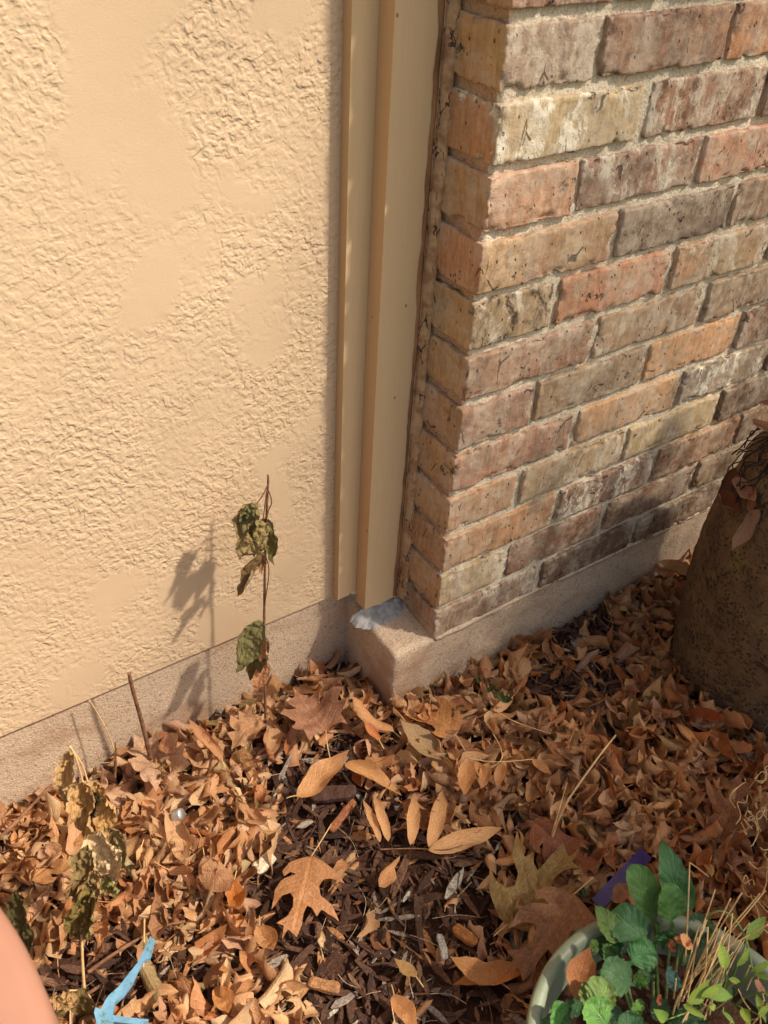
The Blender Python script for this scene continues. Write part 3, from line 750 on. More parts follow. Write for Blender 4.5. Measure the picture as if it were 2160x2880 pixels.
feature('oak_leaf', 'dark red brown oak leaf arching over the litter above the purple strip', gd(1150, 1780, -.075), gd(1290, 1900, -.085), 'oak', rgb(132, 78, 50), crumple=.2, cross=-.9, bend=.6, seed=25)
feature('oak_leaf', 'brown oak leaf standing on edge in the shade below the boulder', gd(1550, 1820, -.09), gd(1605, 1680, -.06), 'oak', rgb(134, 84, 50), crumple=.18, cross=.7, seed=35)
feature('oak_leaf', 'tan oak leaf under the withered plant at the left', gd(65, 1900, -.105), gd(200, 1790, -.085), 'oak', rgb(188, 136, 86), crumple=.12, cross=.4, seed=45)
feature('maple_leaf', 'dull red maple leaf with a long stalk in the corner litter', gd(705, 1580, -.072), gd(640, 1490, -.078), 'maple', rgb(158, 112, 84), crumple=.2, cross=.5, seed=2, stalk=.06)
feature('maple_leaf', 'pinkish brown maple leaf lying against the stucco footing', gd(560, 1550, -.075), gd(500, 1620, -.085), 'maple', rgb(184, 138, 98), crumple=.25, cross=.8, seed=6)
feature('maple_leaf', 'pale pink maple leaf resting at the foot of the grey twig', gd(370, 1690, -.09), gd(290, 1590, -.078), 'maple', rgb(190, 150, 118), crumple=.28, cross=1.0, seed=7)
for (a, b, lab, c, wdt, kw) in [
    ((745, 1650), (880, 1690), 'long twisted tan leaf above the bare mulch patch', rgb(200, 146, 92), .34, dict(cross=1.5, bend=-.8, wave=.05)),
    ((850, 1580), (735, 1525), 'broad smooth tan leaf curled over below the corner block', rgb(202, 146, 96), .36, dict(cross=-1.3, bend=.9, wave=.04)),
    ((640, 1720), (770, 1640), 'bright tan leaf folded open left of the corner mulch', rgb(212, 156, 104), .40, dict(cross=.9, bend=.7, wave=.04)),
    ((480, 1640), (405, 1560), 'rolled tan leaf lying across the litter right of the bare twig', rgb(196, 142, 98), .36, dict(cross=1.8, bend=.3)),
    ((505, 1900), (520, 2020), 'orange leaf with wavy edge standing above the pale wood chip litter', rgb(206, 132, 68), .36, dict(cross=1.1, bend=.9, wave=.06)),
    ((440, 1850), (510, 1960), 'broad pale pinkish leaf beside the large oak leaf mulch patch', rgb(196, 148, 110), .5, dict(cross=-.9, bend=.6, wave=.04)),
    ((1130, 2095), (980, 2110), 'smooth orange leaf lying flat on the mulch near the bottom edge', rgb(206, 136, 78), .36, dict(cross=.7, bend=-.4)),
    ((1080, 2120), (960, 2075), 'oval tan leaf lying beside the smooth orange leaf on the mulch', rgb(206, 146, 88), .45, dict(cross=.5, bend=.4)),
    ((900, 2110), (850, 2070), 'small green-tan leaf flat on the mulch below the oak leaf', rgb(170, 130, 80), .5, dict(cross=.5)),
    ((470, 2130), (500, 2210), 'tan leaf with crease standing right of the blue ornament', rgb(202, 142, 86), .5, dict(cross=.9, bend=.5)),
    ((560, 2000), (600, 2090), 'curled tan leaf left of the tip of the oak leaf', rgb(204, 148, 96), .5, dict(cross=1.2, bend=.8)),
    ((850, 2150), (905, 2230), 'light tan leaf pointing down at the bottom edge of the mulch', rgb(200, 140, 90), .45, dict(cross=.6)),
    ((820, 1600), (780, 1560), 'small orange curled leaf just left of the block foot', rgb(200, 124, 76), .5, dict(cross=1.3, bend=.5)),
    ((960, 1640), (850, 1570), 'dull olive tan leaf on the litter below the corner block', rgb(160, 128, 88), .5, dict(cross=.7, bend=.6)),
    ((1500, 1530), (1560, 1600), 'red brown curled leaf at the foot of the boulder', rgb(160, 80, 48), .5, dict(cross=1.2, bend=.9)),
    ((1430, 1210), (1500, 1270), 'pale brown leaf sticking up between boulder and brick footing', rgb(170, 124, 82), .45, dict(cross=1.3, bend=.5))]:
    z = -.08 if a[1] < 2000 else -.098
    feature('curled_leaf', lab, gd(*a, z), gd(*b, z + .012), 'ell', c, width=wdt, stalk=.012, crumple=.004, **kw)
# spray of long leaflets still on their twig
sp = empty('leaf_spray', 'fallen twig with long narrow tan leaflets above the mulch', 'leaf spray')
ptw = [gd(820, 1835, -.082), gd(900, 1832, -.080), gd(960, 1838, -.080), gd(1000, 1826, -.078)]
V, F = tube(ptw, .0011, .0007, 5); mk('twig', V, F, BARK, sp)
for (a, b, wdt, cr) in [((838, 1818), (812, 1700), .24, .9), ((885, 1825), (905, 1695), .25, .8), ((925, 1830), (972, 1685), .27, 1.0), ((925, 1836), (1100, 1785), .27, -.9), ((820, 1820), (788, 1712), .22, 1.3)]:
    p0 = gd(*a, -.080); p1 = gd(*b, -.064); Rm, L = frame(p0, p1, (-.2, -.3, 1), .15)
    V, F, UV = leaf_geo(random.Random(a[0]), L, L * wdt, 24, 11, 'lance', cross=cr, bend=-.5, wave=.02, crumple=.003)
    o = proto('leaflet', V, F, UV, LEAF, rgb(206, 154, 104), sp); o.matrix_world = to_mat(Rm, p0)
sp2 = empty('leaf_spray', 'thin pinkish stalk with drooping leaflets across the middle of the litter', 'leaf spray')
V, F = tube([gd(1010, 1638, -.068), gd(1070, 1648, -.066), gd(1150, 1640, -.066)], .0009, .0007, 5); mk('twig', V, F, STRAW, sp2)
for (a, b) in [((1012, 1640), (1005, 1740)), ((1055, 1648), (1040, 1720)), ((1085, 1648), (1075, 1715)), ((1150, 1640), (1190, 1680)), ((1030, 1645), (1055, 1705))]:
    p0 = gd(*a, -.066); p1 = gd(*b, -.075); Rm, L = frame(p0, p1, (0, 0, 1), .2)
    V, F, UV = leaf_geo(random.Random(a[0]), L, L * .42, 18, 9, 'ell', cross=1.0, bend=.6, wave=.03, crumple=.002)
    o = proto('leaflet', V, F, UV, LEAF, rgb(206, 148, 96), sp2); o.matrix_world = to_mat(Rm, p0)

# ------------------------------------------------------------------ withered plants and twigs
TOCAM = (-.55, -.75, .35)
def wilt(parent, a, b, y, width, col, cross=1.3, cr=.010, bend=.3, twist=0, seed=0, kind='ell', roll=0, name='withered_leaf'):
    p0 = wd(*a, y); p1 = wd(*b, y - .006); Rm, L = frame(p0, p1, TOCAM, roll)
    V, F, UV = leaf_geo(random.Random(seed), L, L * width, 44, 27, kind, cross=cross, bend=bend, twist=twist, wave=.05, crumple=cr, seed=seed)
    V[:, 1] *= 1.0; V[:, 2] += .55 * cr * (np.abs(fbm(V, 130, 3, seed)) * 2 - .5) + .2 * cr * fbm(V, 420, 2, seed); V[:, 0] += .4 * cr * fbm(V, 180, 2, seed + 3); V[:, 1] += .3 * cr * fbm(V, 180, 2, seed + 5)
    o = proto(name, V, F, UV, WILT, col, parent); o.matrix_world = to_mat(Rm, p0); return o
Y1 = .068
pl = empty('withered_plant', 'tall withered plant with hanging grey green leaves in front of the stucco', 'plant')
V, F = tube([wd(577, 1620, Y1 - .004), wd(572, 1500, Y1), wd(570, 1400, Y1), wd(571, 1300, Y1), wd(573, 1180, Y1), wd(577, 1080, Y1), wd(580, 1030, Y1), wd(578, 1026, Y1)], .0021, .0011, 8, .25, 3)
mk('stem', V, F, BARK, pl)
for pts in ([(580, 1045), (565, 1075), (550, 1092)], [(580, 1060), (589, 1085), (578, 1105), (572, 1160)], [(575, 1205), (583, 1230), (574, 1290), (568, 1345)], [(576, 1060), (570, 1110), (566, 1150)], [(571, 1375), (582, 1385), (580, 1410)]):
    V, F = tube([wd(*p, Y1 - .003) for p in pts], .0008, .0007, 5); mk('leaf_stalk', V, F, BARK, pl)
wilt(pl, (556, 1085), (506, 1176), Y1 - .004, .55, rgb(146, 128, 84), 1.4, .010, .4, .3, 1)
wilt(pl, (540, 1088), (545, 1172), Y1 - .008, .5, rgb(126, 116, 72), 1.2, .010, .1, .4, 2)
wilt(pl, (578, 1128), (512, 1212), Y1 - .012, .55, rgb(160, 138, 92), 1.0, .008, -.3, .2, 3)
wilt(pl, (574, 1120), (548, 1200), Y1 + .003, .6, rgb(112, 106, 62), 1.0, .008, .2, 0, 4)
wilt(pl, (578, 1120), (594, 1212), Y1 + .002, .30, rgb(122, 112, 66), 1.3, .006, .3, .3, 5)
wilt(pl, (570, 1190), (515, 1290), Y1 - .006, .46, rgb(126, 100, 66), 2.4, .006, .3, .8, 6)
wilt(pl, (568, 1200), (568, 1238), Y1 - .002, .6, rgb(176, 120, 82), 1.3, .005, .3, 0, 7)
wilt(pl, (566, 1340), (510, 1450), Y1 - .006, .48, rgb(126, 118, 74), 1.1, .007, .5, .5, 8)
wilt(pl, (568, 1370), (535, 1482), Y1 - .002, .42, rgb(110, 100, 58), 1.5, .007, -.3, -.5, 9)
wilt(pl, (566, 1360), (576, 1450), Y1 - .012, .26, rgb(204, 148, 108), 1.6, .004, .1, .5, 10)
wilt(pl, (578, 1430), (545, 1500), Y1 - .010, .42, rgb(196, 140, 98), .9, .004, .4, .3, 11)
def twig(name, label, pts, r0, r1, mat=BARK, cat='twig', w_=.3):
    V, F = tube(pts, r0, r1, 7, w_, len(pts)); return tag(mk(name, V, F, mat), label, cat)
twig('bare_twig', 'grey brown stub of a stem leaning on the stucco footing', [wd(325, 1640, .085), wd(310, 1570, .085), wd(292, 1510, .085), wd(282, 1470, .085), wd(279, 1455, .085)], .0030, .0024)
twig('bare_twig', 'thin pale crooked twig left of the thick grey stub', [wd(252, 1655, .09), wd(245, 1610, .095), wd(225, 1565, .10), wd(193, 1512, .108)], .0011, .0008, STRAW)
twig('bare_twig', 'short split stub rising from leaves under the crooked twig', [wd(248, 1680, .08), wd(250, 1640, .08), wd(249, 1605, .082)], .0022, .0010)
twig('bare_twig', 'dark twig slanting out of the left edge of the frame', [gd(-30, 1840, -.04), gd(40, 1770, -.035), gd(112, 1695, -.03)], .0026, .0020)
# the second withered plant, nearer the camera
Y2 = -.02
p2 = empty('withered_plant', 'yellowed crumpled plant hanging on its stalk near the salmon pot', 'plant')
b2 = wd(198, 2290, -.20)
def y2(v): return -.055 - .12 * min(1, max(0, (v - 1650) / 600))
def P2(u, v): return wd(u, v, y2(v))
V, F = tube([P2(210, 2330), P2(185, 2180), P2(176, 2050), P2(178, 1950), P2(190, 1850), P2(195, 1760), P2(170, 1650), P2(152, 1612)], .0021, .0010, 8, .3, 5); mk('stem', V, F, STRAW, p2)
V, F = tube([P2(150, 1612), P2(178, 1650), P2(190, 1690)], .0012, .0010, 6); mk('leaf_stalk', V, F, STRAW, p2)
V, F = tube([P2(150, 2140), P2(185, 2140), P2(205, 2170), P2(222, 2215)], .0012, .0010, 6); mk('leaf_stalk', V, F, STRAW, p2)
def wilt2(a, b, dy, *args, **kw):
    yy = y2((a[1] + b[1]) / 2) - dy; return wilt(p2, a, b, yy, *args, **kw)
wilt2((150, 1620), (150, 1740), 0, .42, rgb(186, 150, 102), 1.3, .010, .3, .4, 21)
wilt2((185, 1690), (190, 1800), .004, .55, rgb(190, 150, 98), 1.5, .011, .3, .3, 22)
wilt2((205, 1690), (238, 1790), .0, .42, rgb(188, 146, 92), 1.6, .010, .4, -.3, 23)
wilt2((178, 1700), (200, 1770), -.004, .6, rgb(60, 50, 28), 1.0, .012, 0, 0, 24)
wilt2((205, 1800), (255, 1885), .008, .62, rgb(222, 192, 148), .9, .010, .4, .2, 25)
wilt2((230, 1790), (280, 1880), -.003, .5, rgb(146, 128, 88), 1.2, .010, .3, .2, 26)
wilt2((185, 1830), (170, 1960), .0, .36, rgb(140, 118, 76), 1.5, .012, .2, .3, 27)
wilt2((205, 1880), (195, 2000), .005, .34, rgb(170, 136, 92), 1.8, .010, .3, .5, 28)
wilt2((180, 1920), (185, 2030), .002, .5, rgb(132, 112, 62), 1.4, .014, .1, .2, 29)
wilt2((220, 1890), (255, 1935), 0, .6, rgb(140, 130, 72), 1.1, .010, .1, .2, 30)
wilt2((150, 2140), (125, 2190), .004, 1.0, rgb(186, 148, 98), 1.2, .009, .3, .2, 31)
wilt2((175, 2130), (165, 2280), -.002, .4, rgb(132, 114, 72), 1.0, .007, .1, .2, 32)
wilt2((30, 1920), (60, 2080), -.01, .24, rgb(98, 90, 54), 1.0, .008, .1, .1, 33)
for i, (pts, r, lab, mt) in enumerate([
    ([gd(1185, 1830, -.09), gd(1215, 1745, -.03), gd(1260, 1680, .005), gd(1300, 1625, .02), gd(1330, 1588, .03)], .0016, 'slanting green brown stalk with a torn tip over the litter', STRAW),
    ([gd(1190, 1810, -.075), gd(1212, 1735, -.05), gd(1225, 1690, -.03)], .0009, 'straight straw stalk leaning beside the green brown stalk', STRAW),
    ([gd(1065, 1585, -.068), gd(1080, 1610, -.06), gd(1088, 1640, -.06), gd(1060, 1660, -.068)], .0008, 'hooked pinkish stalk in the litter right of the block', STRAW),
    ([gd(1060, 1530, -.07), gd(1110, 1560, -.06), gd(1190, 1585, -.07)], .0008, 'thin straight stalk crossing the leaves near the brick footing', STRAW),
    ([gd(312, 1985, -.09), gd(311, 2050, -.088), gd(310, 2090, -.09)], .0012, 'upright orange straw piece right of the withered yellow plant', STRAW),
    ([gd(190, 2100, -.10), gd(260, 2050, -.098), gd(350, 2000, -.096), gd(400, 1990, -.098)], .0022, 'grey brown stick lying on the mulch beside the salmon pot', BARK),
    ([gd(480, 2010, -.095), gd(400, 2010, -.095), gd(360, 1998, -.097)], .0012, 'thin dark stick across the mulch above the blue ornament', BARK)]):
    twig('dry_stalk' if mt is STRAW else 'fallen_stick', lab, pts, r, r * .7, mt, 'stalk' if mt is STRAW else 'stick')
# ------------------------------------------------------------------ small litter objects
BLUE = NT('chipped_blue_paint'); P = BLUE.obj()
c_ = BLUE.mix(BLUE.ss(BLUE.noise(P, 45, 5, .7), .35, .7), rgb(96, 144, 172), rgb(116, 162, 188))
c_ = BLUE.mix(BLUE.ss(BLUE.noise(P, 60, 6, .8), .54, .62), c_, rgb(86, 112, 96)); c_ = BLUE.mix(BLUE.ss(BLUE.vor(P, 180), .10, .05, 0, .6), c_, rgb(120, 100, 90))
BLUEM = BLUE.fin(c_, .45, BLUE.bump(BLUE.noise(P, 160, 4), .0008, .6), .5)
def z5(u, v, z): return at(u * 500 / 1659, 2350 + v * 530 / 1759, 2, z)
BP = [(1400, 925), (1440, 960), (1415, 1060), (1395, 1120), (1330, 1150), (1280, 1240), (1230, 1360), (1150, 1480), (1070, 1560), (1050, 1675), (1180, 1695), (1300, 1715), (1388, 1722), (1330, 1775),
      (1200, 1760), (1060, 1735), (1040, 1860), (1000, 2000), (900, 2010), (870, 1880), (905, 1760), (880, 1660), (890, 1608), (945, 1625), (980, 1540), (1010, 1490), (1100, 1400), (1200, 1260), (1280, 1160), (1340, 1040)]
zb = -.066
poly = np.array([z5(u, v, zb)[:2] for u, v in BP])
V, F = poly_geo(poly, .004)
n0 = len(V); hmap = zb + .010 * fbm(V, 14, 2, 4) + .001 * fbm(V, 90, 2, 4)
Vt = V.copy(); Vt[:, 2] = hmap; Vb = V.copy(); Vb[:, 2] = hmap - .005
nb_ = len(densify(poly, .004))
Fs = [list(f) for f in F] + [[q + n0 for q in f[::-1]] for f in F]
if len(F) and np.cross(V[F[0][1]] - V[F[0][0]], V[F[0][2]] - V[F[0][0]])[2] < 0: pass
Fs += [[i, (i + 1) % nb_, n0 + (i + 1) % nb_, n0 + i] for i in range(nb_)]
tag(mk('blue_ornament', np.concatenate([Vt, Vb]), Fs, BLUEM, smooth=False), 'broken light blue painted garden ornament with a thin arm on the mulch', 'ornament')
PURP = m_plain('purple_plastic', rgb(42, 28, 72), rgb(60, 40, 100), 40, .3, .0003, 80, .6)
def strip(name, pts, wdt, th, mat, label, cat):
    P = np.array(pts); V = []; F = []
    T = np.gradient(P, axis=0); T /= np.linalg.norm(T, axis=1)[:, None]
    for i in range(len(P)):
        s = np.cross(T[i], (0, 0, 1)); s /= np.linalg.norm(s); up = np.cross(s, T[i])
        for a, b in ((-1, -1), (1, -1), (1, 1), (-1, 1)): V.append(P[i] + s * a * wdt / 2 + up * b * th / 2)
    for i in range(len(P) - 1):
        for k in range(4): F.append([i * 4 + k, i * 4 + (k + 1) % 4, (i + 1) * 4 + (k + 1) % 4, (i + 1) * 4 + k])
    F += [[3, 2, 1, 0], [len(V) - 4, len(V) - 3, len(V) - 2, len(V) - 1]]
    return tag(mk(name, V, F, mat, smooth=False), label, cat)
strip('purple_strip', [gd(1290, 1955, -.078), gd(1330, 1912, -.072), gd(1368, 1872, -.070), gd(1395, 1845, -.074)], .017, .004, PURP, 'dark purple plastic strip half hidden under leaves behind the green pot', 'plastic strip')
# crushed silver cap
SILV = NT('scuffed_silver'); SILV.b.inputs['Metallic'].default_value = .8; SILVM = SILV.fin(rgb(196, 194, 190), .38, SILV.bump(SILV.noise(SILV.obj(), 300, 3), .0008, .6), .5)
cpos = gd(377, 1762, -.083)
V, F = lathe([(0, .012), (.0065, .012), (.0078, .0105), (.0080, .0075), (.0074, .006), (.0080, .0045), (.0080, 0), (.0072, -.0005), (.0068, .009), (0, .009)], (0, 0), 24)
V += .0007 * np.stack([fbm(V, 160, 2, 3), fbm(V, 160, 2, 4), fbm(V, 160, 2, 5)], 1)
o = tag(mk('metal_cap', V, F, SILVM), 'small scuffed silver metal cap among the leaves below the footing', 'cap'); o.location = cpos; o.rotation_euler = (1.0, .5, .6)
def chunk(name, label, cat, c, dims, rz, col, seed, mat=None):
    V, F = box_grid((-.5, -.5, -.5), (.5, .5, .5), .1, 'F K L R T B'); V, N = rounded(V, (-.5,) * 3, (.5,) * 3, .25)
    V *= np.array(dims); V += N * (fbm(V, 90, 3, seed) * .3 * min(dims))[:, None]
    o = mk(name, V, F, CHIP, None, False, {'lcol': ('FLOAT_COLOR', np.tile(col, (len(V), 1)))}); o.location = c; o.rotation_euler = (.15, -.1, rz); return tag(o, label, cat)
chunk('wood_chunk', 'pale cream wood chunk on the mulch left of the oak leaf', 'wood chip', gd(570, 1865, -.104), (.030, .018, .010), .2, rgb(206, 188, 158), 3)
chunk('wood_chunk', 'grey white weathered wood chip right of the oak leaf tip', 'wood chip', gd(955, 2045, -.106), (.030, .009, .007), 1.2, rgb(170, 162, 150), 5)
chunk('wood_chunk', 'orange brown split wood chip below the narrow leaflets', 'wood chip', gd(1005, 2020, -.106), (.032, .014, .008), 1.9, rgb(166, 108, 62), 7)
chunk('wood_chunk', 'long reddish wood splinter left of the leaf spray', 'wood chip', gd(740, 1762, -.104), (.052, .010, .007), .35, rgb(140, 88, 58), 9)
chunk('wood_chunk', 'dark weathered bark slab above the mulch patch', 'wood chip', gd(720, 1715, -.100), (.062, .020, .012), -.5, rgb(78, 54, 44), 11)
chunk('wood_chunk', 'short brown bark piece near the bottom centre edge', 'wood chip', gd(700, 2130, -.106), (.036, .014, .009), 2.4, rgb(150, 106, 70), 13)
chunk('wood_chunk', 'small knobby cone like seed piece in the litter by the footing', 'seed', gd(1000, 1720, -.072), (.020, .010, .010), .9, rgb(110, 84, 66), 15)
for (u, v, n_) in [(1062, 1490, 'wilted green sprig in the litter right of the corner block'), (1265, 1935, 'small wilted green sprig in front of the purple strip')]:
    r_ = empty('wilted_sprig', n_, 'sprig'); c0 = gd(u, v, -.065)
    for i in range(5 if u < 1200 else 4):
        k = 1 if u < 1200 else .55
        a = c0 + np.array([rs.uniform(-.012, .012), rs.uniform(-.02, .02), rs.uniform(-.004, .008)]) * k; b = a + np.array([rs.uniform(-.02, .02), rs.uniform(-.03, .03), rs.uniform(-.008, .012)]) * k
        Rm, L = frame(a, b, (0, -.3, 1)); V, F, UV = leaf_geo(random.Random(i), L, L * .6, 16, 9, 'ell', cross=1.6, bend=.6, twist=.8, wave=.05, crumple=.006, seed=i)
        o = proto('sprig_leaf', V, F, UV, WILT, rgb(84, 96, 50), r_); o.matrix_world = to_mat(Rm, a)

# ------------------------------------------------------------------ green plastic pot and its plants
PLG = m_plain('grey_green_plastic', rgb(126, 134, 112), rgb(140, 148, 124), 26, .45, .0004, 300, .4)
pot = empty('green_pot', 'round grey green plastic pot full of green plants at the lower right', 'pot')
zr = .02; rz_ = .1535
prof = [(.095, -.135), (.100, -.130), (.125, -.05), (.141, -.004), (.1425, -.003), (.1435, .004), (.1535, .006), (.1545, .010), (.1545, .016), (.1525, .0195), (.147, .0205), (.1425, .019), (.140, .014), (.1385, .0), (.128, -.05)]
prof = [(r, z) for r, z in prof]
V, F = lathe(prof, POTC, 128); V[:, 2] += .0006 * fbm(V, 12, 2, 3)
mk('pot_shell', V, F, PLG, pot)
V, F = lathe([(.0, -.028), (.05, -.026), (.09, -.027), (.131, -.030)], POTC, 60); V[:, 2] += .004 * fbm(V, 50, 3, 3); mk('potting_soil', V, F, SOIL, pot)
bug = empty('leafy_green_plant', 'low plant with dark green scalloped leaves growing in the green pot', 'plant')
def z2(u, v, z): return at(1400 + u / 2.183, 2350 + v / 2.183, 2, z)
G1, G2, G3, G4 = rgb(78, 122, 52), rgb(66, 110, 56), rgb(100, 134, 58), rgb(50, 86, 42)
for i, (a, b, z0, z1, wdt, col, cr) in enumerate([
    ((1145, 480), (1040, 60), .02, .085, .46, G2, .5), ((985, 600), (845, 185), .01, .075, .40, G1, .6), ((1075, 590), (1020, 280), .02, .06, .60, G1, .5),
    ((960, 680), (720, 470), .03, .055, .62, G2, .4), ((760, 640), (600, 430), .03, .05, .62, G3, .5), ((790, 800), (950, 660), .03, .045, .9, G2, .4),
    ((630, 850), (475, 800), .02, .04, .60, G2, .4), ((880, 930), (640, 830), .03, .055, .62, G2, .4), ((840, 850), (930, 950), .03, .04, .55, G1, .5),
    ((560, 1080), (690, 900), .04, .06, .85, G3, .4), ((540, 1100), (600, 900), .035, .05, .8, G3, .5), ((420, 1160), (330, 1030), .02, .04, .9, G1, .5), ((300, 1260), (450, 1050), .01, .03, .7, G4, .4),
    ((690, 1200), (560, 1010), .045, .065, .8, G3, .4), ((760, 760), (700, 600), .01, .03, .6, G4, .4), ((700, 800), (640, 600), .0, .02, .6, G4, .3), ((1100, 960), (1050, 800), .03, .05, .5, rgb(62, 100, 88), .4),
    ((1010, 700), (1040, 570), .0, .03, .9, G4, .4), ((1180, 640), (1300, 500), .01, .03, .8, G4, .4), ((960, 900), (890, 810), .0, .02, .7, G4, .4), ((1300, 720), (1260, 600), .0, .02, .9, G4, .4),
    ((800, 1160), (900, 1000), .02, .03, .3, G3, .5), ((1050, 1160), (960, 1020), .0, .02, .7, G4, .5), ((620, 740), (580, 640), .03, .04, .5, G3, .5), ((720, 760), (660, 680), .01, .03, .8, G1, .5),
    ((900, 1250), (760, 1110), .02, .04, .7, G4, .5), ((1200, 820), (1120, 700), .0, .02, .7, G4, .4), ((1150, 1200), (1200, 1050), .0, .02, .8, G4, .4), ((500, 1000), (440, 1120), .01, .01, .8, G4, .4)]):
    p0 = z2(*a, z0); p1 = z2(*b, z1); Rm, L = frame(p0, p1, (-.3, -.35, 1), (i % 3 - 1) * .15)
    V, F, UV = leaf_geo(random.Random(i), L, L * wdt * 1.0, 44, 15, 'spat' if i % 4 else 'round', cross=cr, bend=-.5 + .3 * (i % 3), twist=.1 * (i % 3 - 1), wave=.012, crumple=.004, seed=i)
    # puckering between the veins
    V[:, 2] += .0007 * np.sin(UV[:, 0] * 38 - np.abs(UV[:, 1]) * 9) * np.abs(UV[:, 1])
    o = proto('leaf', V, F, UV, GLEAF, tuple(np.array(col) * np.array([rr.uniform(.85, 1.2), rr.uniform(.9, 1.15), 1, 1])), bug); o.matrix_world = to_mat(Rm, p0)
    if i < 6:
        V, F = tube([p0 + (p1 - p0) * .15, p0 - (p1 - p0) * .1 + (0, 0, -.02), np.array([POTC[0] * .4 + p0[0] * .6, POTC[1] * .4 + p0[1] * .6, -.03])], .0014, .0018, 6); mk('leaf_stalk', V, F, m_plain('green_stalk', rgb(96, 120, 60), rgb(120, 136, 76)) if i == 0 else bpy.data.materials['green_stalk'], bug)
for i in range(34):
    a_ = rr.uniform(0, 6.28); r1 = rr.uniform(0, .10); p0 = np.array([POTC[0] + r1 * math.cos(a_), POTC[1] + r1 * math.sin(a_), -.022]); a2_ = rr.uniform(0, 6.28); l_ = rr.uniform(.03, .05)
    p1 = p0 + np.array([l_ * math.cos(a2_), l_ * math.sin(a2_), rr.uniform(.004, .022)])
    if math.hypot(p1[0] - POTC[0], p1[1] - POTC[1]) > .128: continue
    Rm, L = frame(p0, p1, (0, -.2, 1), rr.uniform(-.4, .4)); V, F, UV = leaf_geo(random.Random(i), L, L * .75, 24, 11, 'spat', cross=.6, bend=-.5, wave=.02, crumple=.003, seed=i)
    o = proto('leaf', V, F, UV, GLEAF, tuple(np.array(G4) * np.array([rr.uniform(.8, 1.3)] * 3 + [1])), bug); o.matrix_world = to_mat(Rm, p0)
st = empty('dry_stalks', 'tuft of thin straw coloured dead stalks rising from the green pot', 'dried plant')
stp = [((1150, 780), (1178, 165)), ((1120, 1000), (1335, 330)), ((1150, 950), (1430, 385)), ((1130, 1020), (1500, 350)), ((1160, 900), (1645, 335)), ((1180, 900), (1610, 355)), ((1100, 1050), (1290, 500)),
       ((1140, 900), (1560, 600)), ((1240, 830), (1660, 545)), ((1080, 1000), (1095, 880)), ((1130, 1150), (1400, 560)), ((1075, 1100), (1130, 950)), ((1250, 1000), (1290, 560)), ((1300, 1100), (1380, 800)), ((1350, 1000), (1440, 480))]
for i, (a, b) in enumerate(stp):
    p0 = z2(*a, .015); p1 = z2(*b, .07 + .02 * (i % 3)); pm_ = (p0 + p1) / 2 + np.array([rr.uniform(-.004, .004), rr.uniform(-.004, .004), rr.uniform(-.003, .006)])
    V, F = tube([p0, pm_, p1], .0010, .0007, 5); mk('stalk', V, F, STRAW, st)
p1 = z2(1178, 165, .07); V, F = tube([p1, z2(1235, 205, .072), z2(1293, 252, .065)], .0008, .0005, 5); mk('stalk', V, F, STRAW, st)
for i in range(16):
    a = (rr.uniform(1150, 1650), rr.uniform(900, 1250)); b = (a[0] + rr.uniform(-90, 120), a[1] - rr.uniform(30, 160)); p0 = z2(*a, .01); p1 = z2(*b, .05)
    V, F = tube([p0, (p0 + p1) / 2 + np.array([rr.uniform(-.006, .006)] * 3), p1], .0009, .0006, 5); mk('stalk', V, F, STRAW, st)
for i in range(12):
    a = (rr.uniform(1080, 1350), rr.uniform(900, 1180)); b = (a[0] + rr.uniform(60, 330), a[1] - rr.uniform(250, 520)); p0 = z2(*a, .01); p1 = z2(*b, .06)
    V, F = tube([p0, (p0 + p1) / 2 + np.array([rr.uniform(-.005, .005)] * 3), p1], .0009, .0006, 5); mk('stalk', V, F, STRAW, st)
yg = empty('lime_green_plant', 'straggly plant with lime green leaves at the right of the green pot', 'plant')
YG = rgb(142, 162, 62)
V, F = tube([z2(1560, 820, .03), z2(1530, 640, .06), z2(1460, 510, .08), z2(1380, 455, .085), z2(1300, 480, .08), z2(1270, 540, .06)], .0013, .0009, 6); mk('stem', V, F, bpy.data.materials['green_stalk'], yg)
for i, (a, b, z0, z1, wdt) in enumerate([((1530, 640), (1655, 480), .07, .085, .42), ((1400, 820), (1370, 655), .06, .08, .5), ((1170, 1030), (1320, 900), .05, .07, .5), ((1270, 960), (1460, 980), .06, .065, .55), ((1250, 990), (1400, 905), .06, .07, .3),
    ((1590, 980), (1650, 1150), .05, .05, .3), ((1040, 1130), (980, 1090), .03, .05, .5), ((1140, 1040), (1280, 1120), .05, .06, .3), ((1560, 830), (1690, 780), .06, .08, .35), ((1580, 850), (1690, 880), .06, .07, .35), ((1300, 1060), (1345, 1050), .06, .06, .8),
    ((1500, 1060), (1550, 1150), .05, .06, .5), ((1640, 960), (1700, 1000), .06, .07, .4), ((1420, 880), (1500, 900), .06, .06, .5), ((1470, 800), (1560, 700), .05, .07, .35), ((1380, 1080), (1470, 1160), .05, .05, .3), ((1600, 1100), (1680, 1040), .05, .06, .4)]):
    p0 = z2(*a, z0); p1 = z2(*b, z1); Rm, L = frame(p0, p1, (-.3, -.4, 1), (i % 3 - 1) * .3)
    V, F, UV = leaf_geo(random.Random(i), L, L * wdt, 18, 9, 'ell', cross=.7, bend=-.5, twist=.2, wave=.01, seed=i)
    o = proto('leaf', V, F, UV, GLEAF, YG if i % 3 else rgb(120, 148, 58), yg); o.matrix_world = to_mat(Rm, p0)
    V, F = tube([p0, p0 * .6 + z2(1400, 1000, .0) * .4, z2(1400, 1000, -.01) * .5 + p0 * .5 - np.array([0, 0, .02])], .0008, .0010, 5); mk('stem', V, F, bpy.data.materials['green_stalk'], yg)
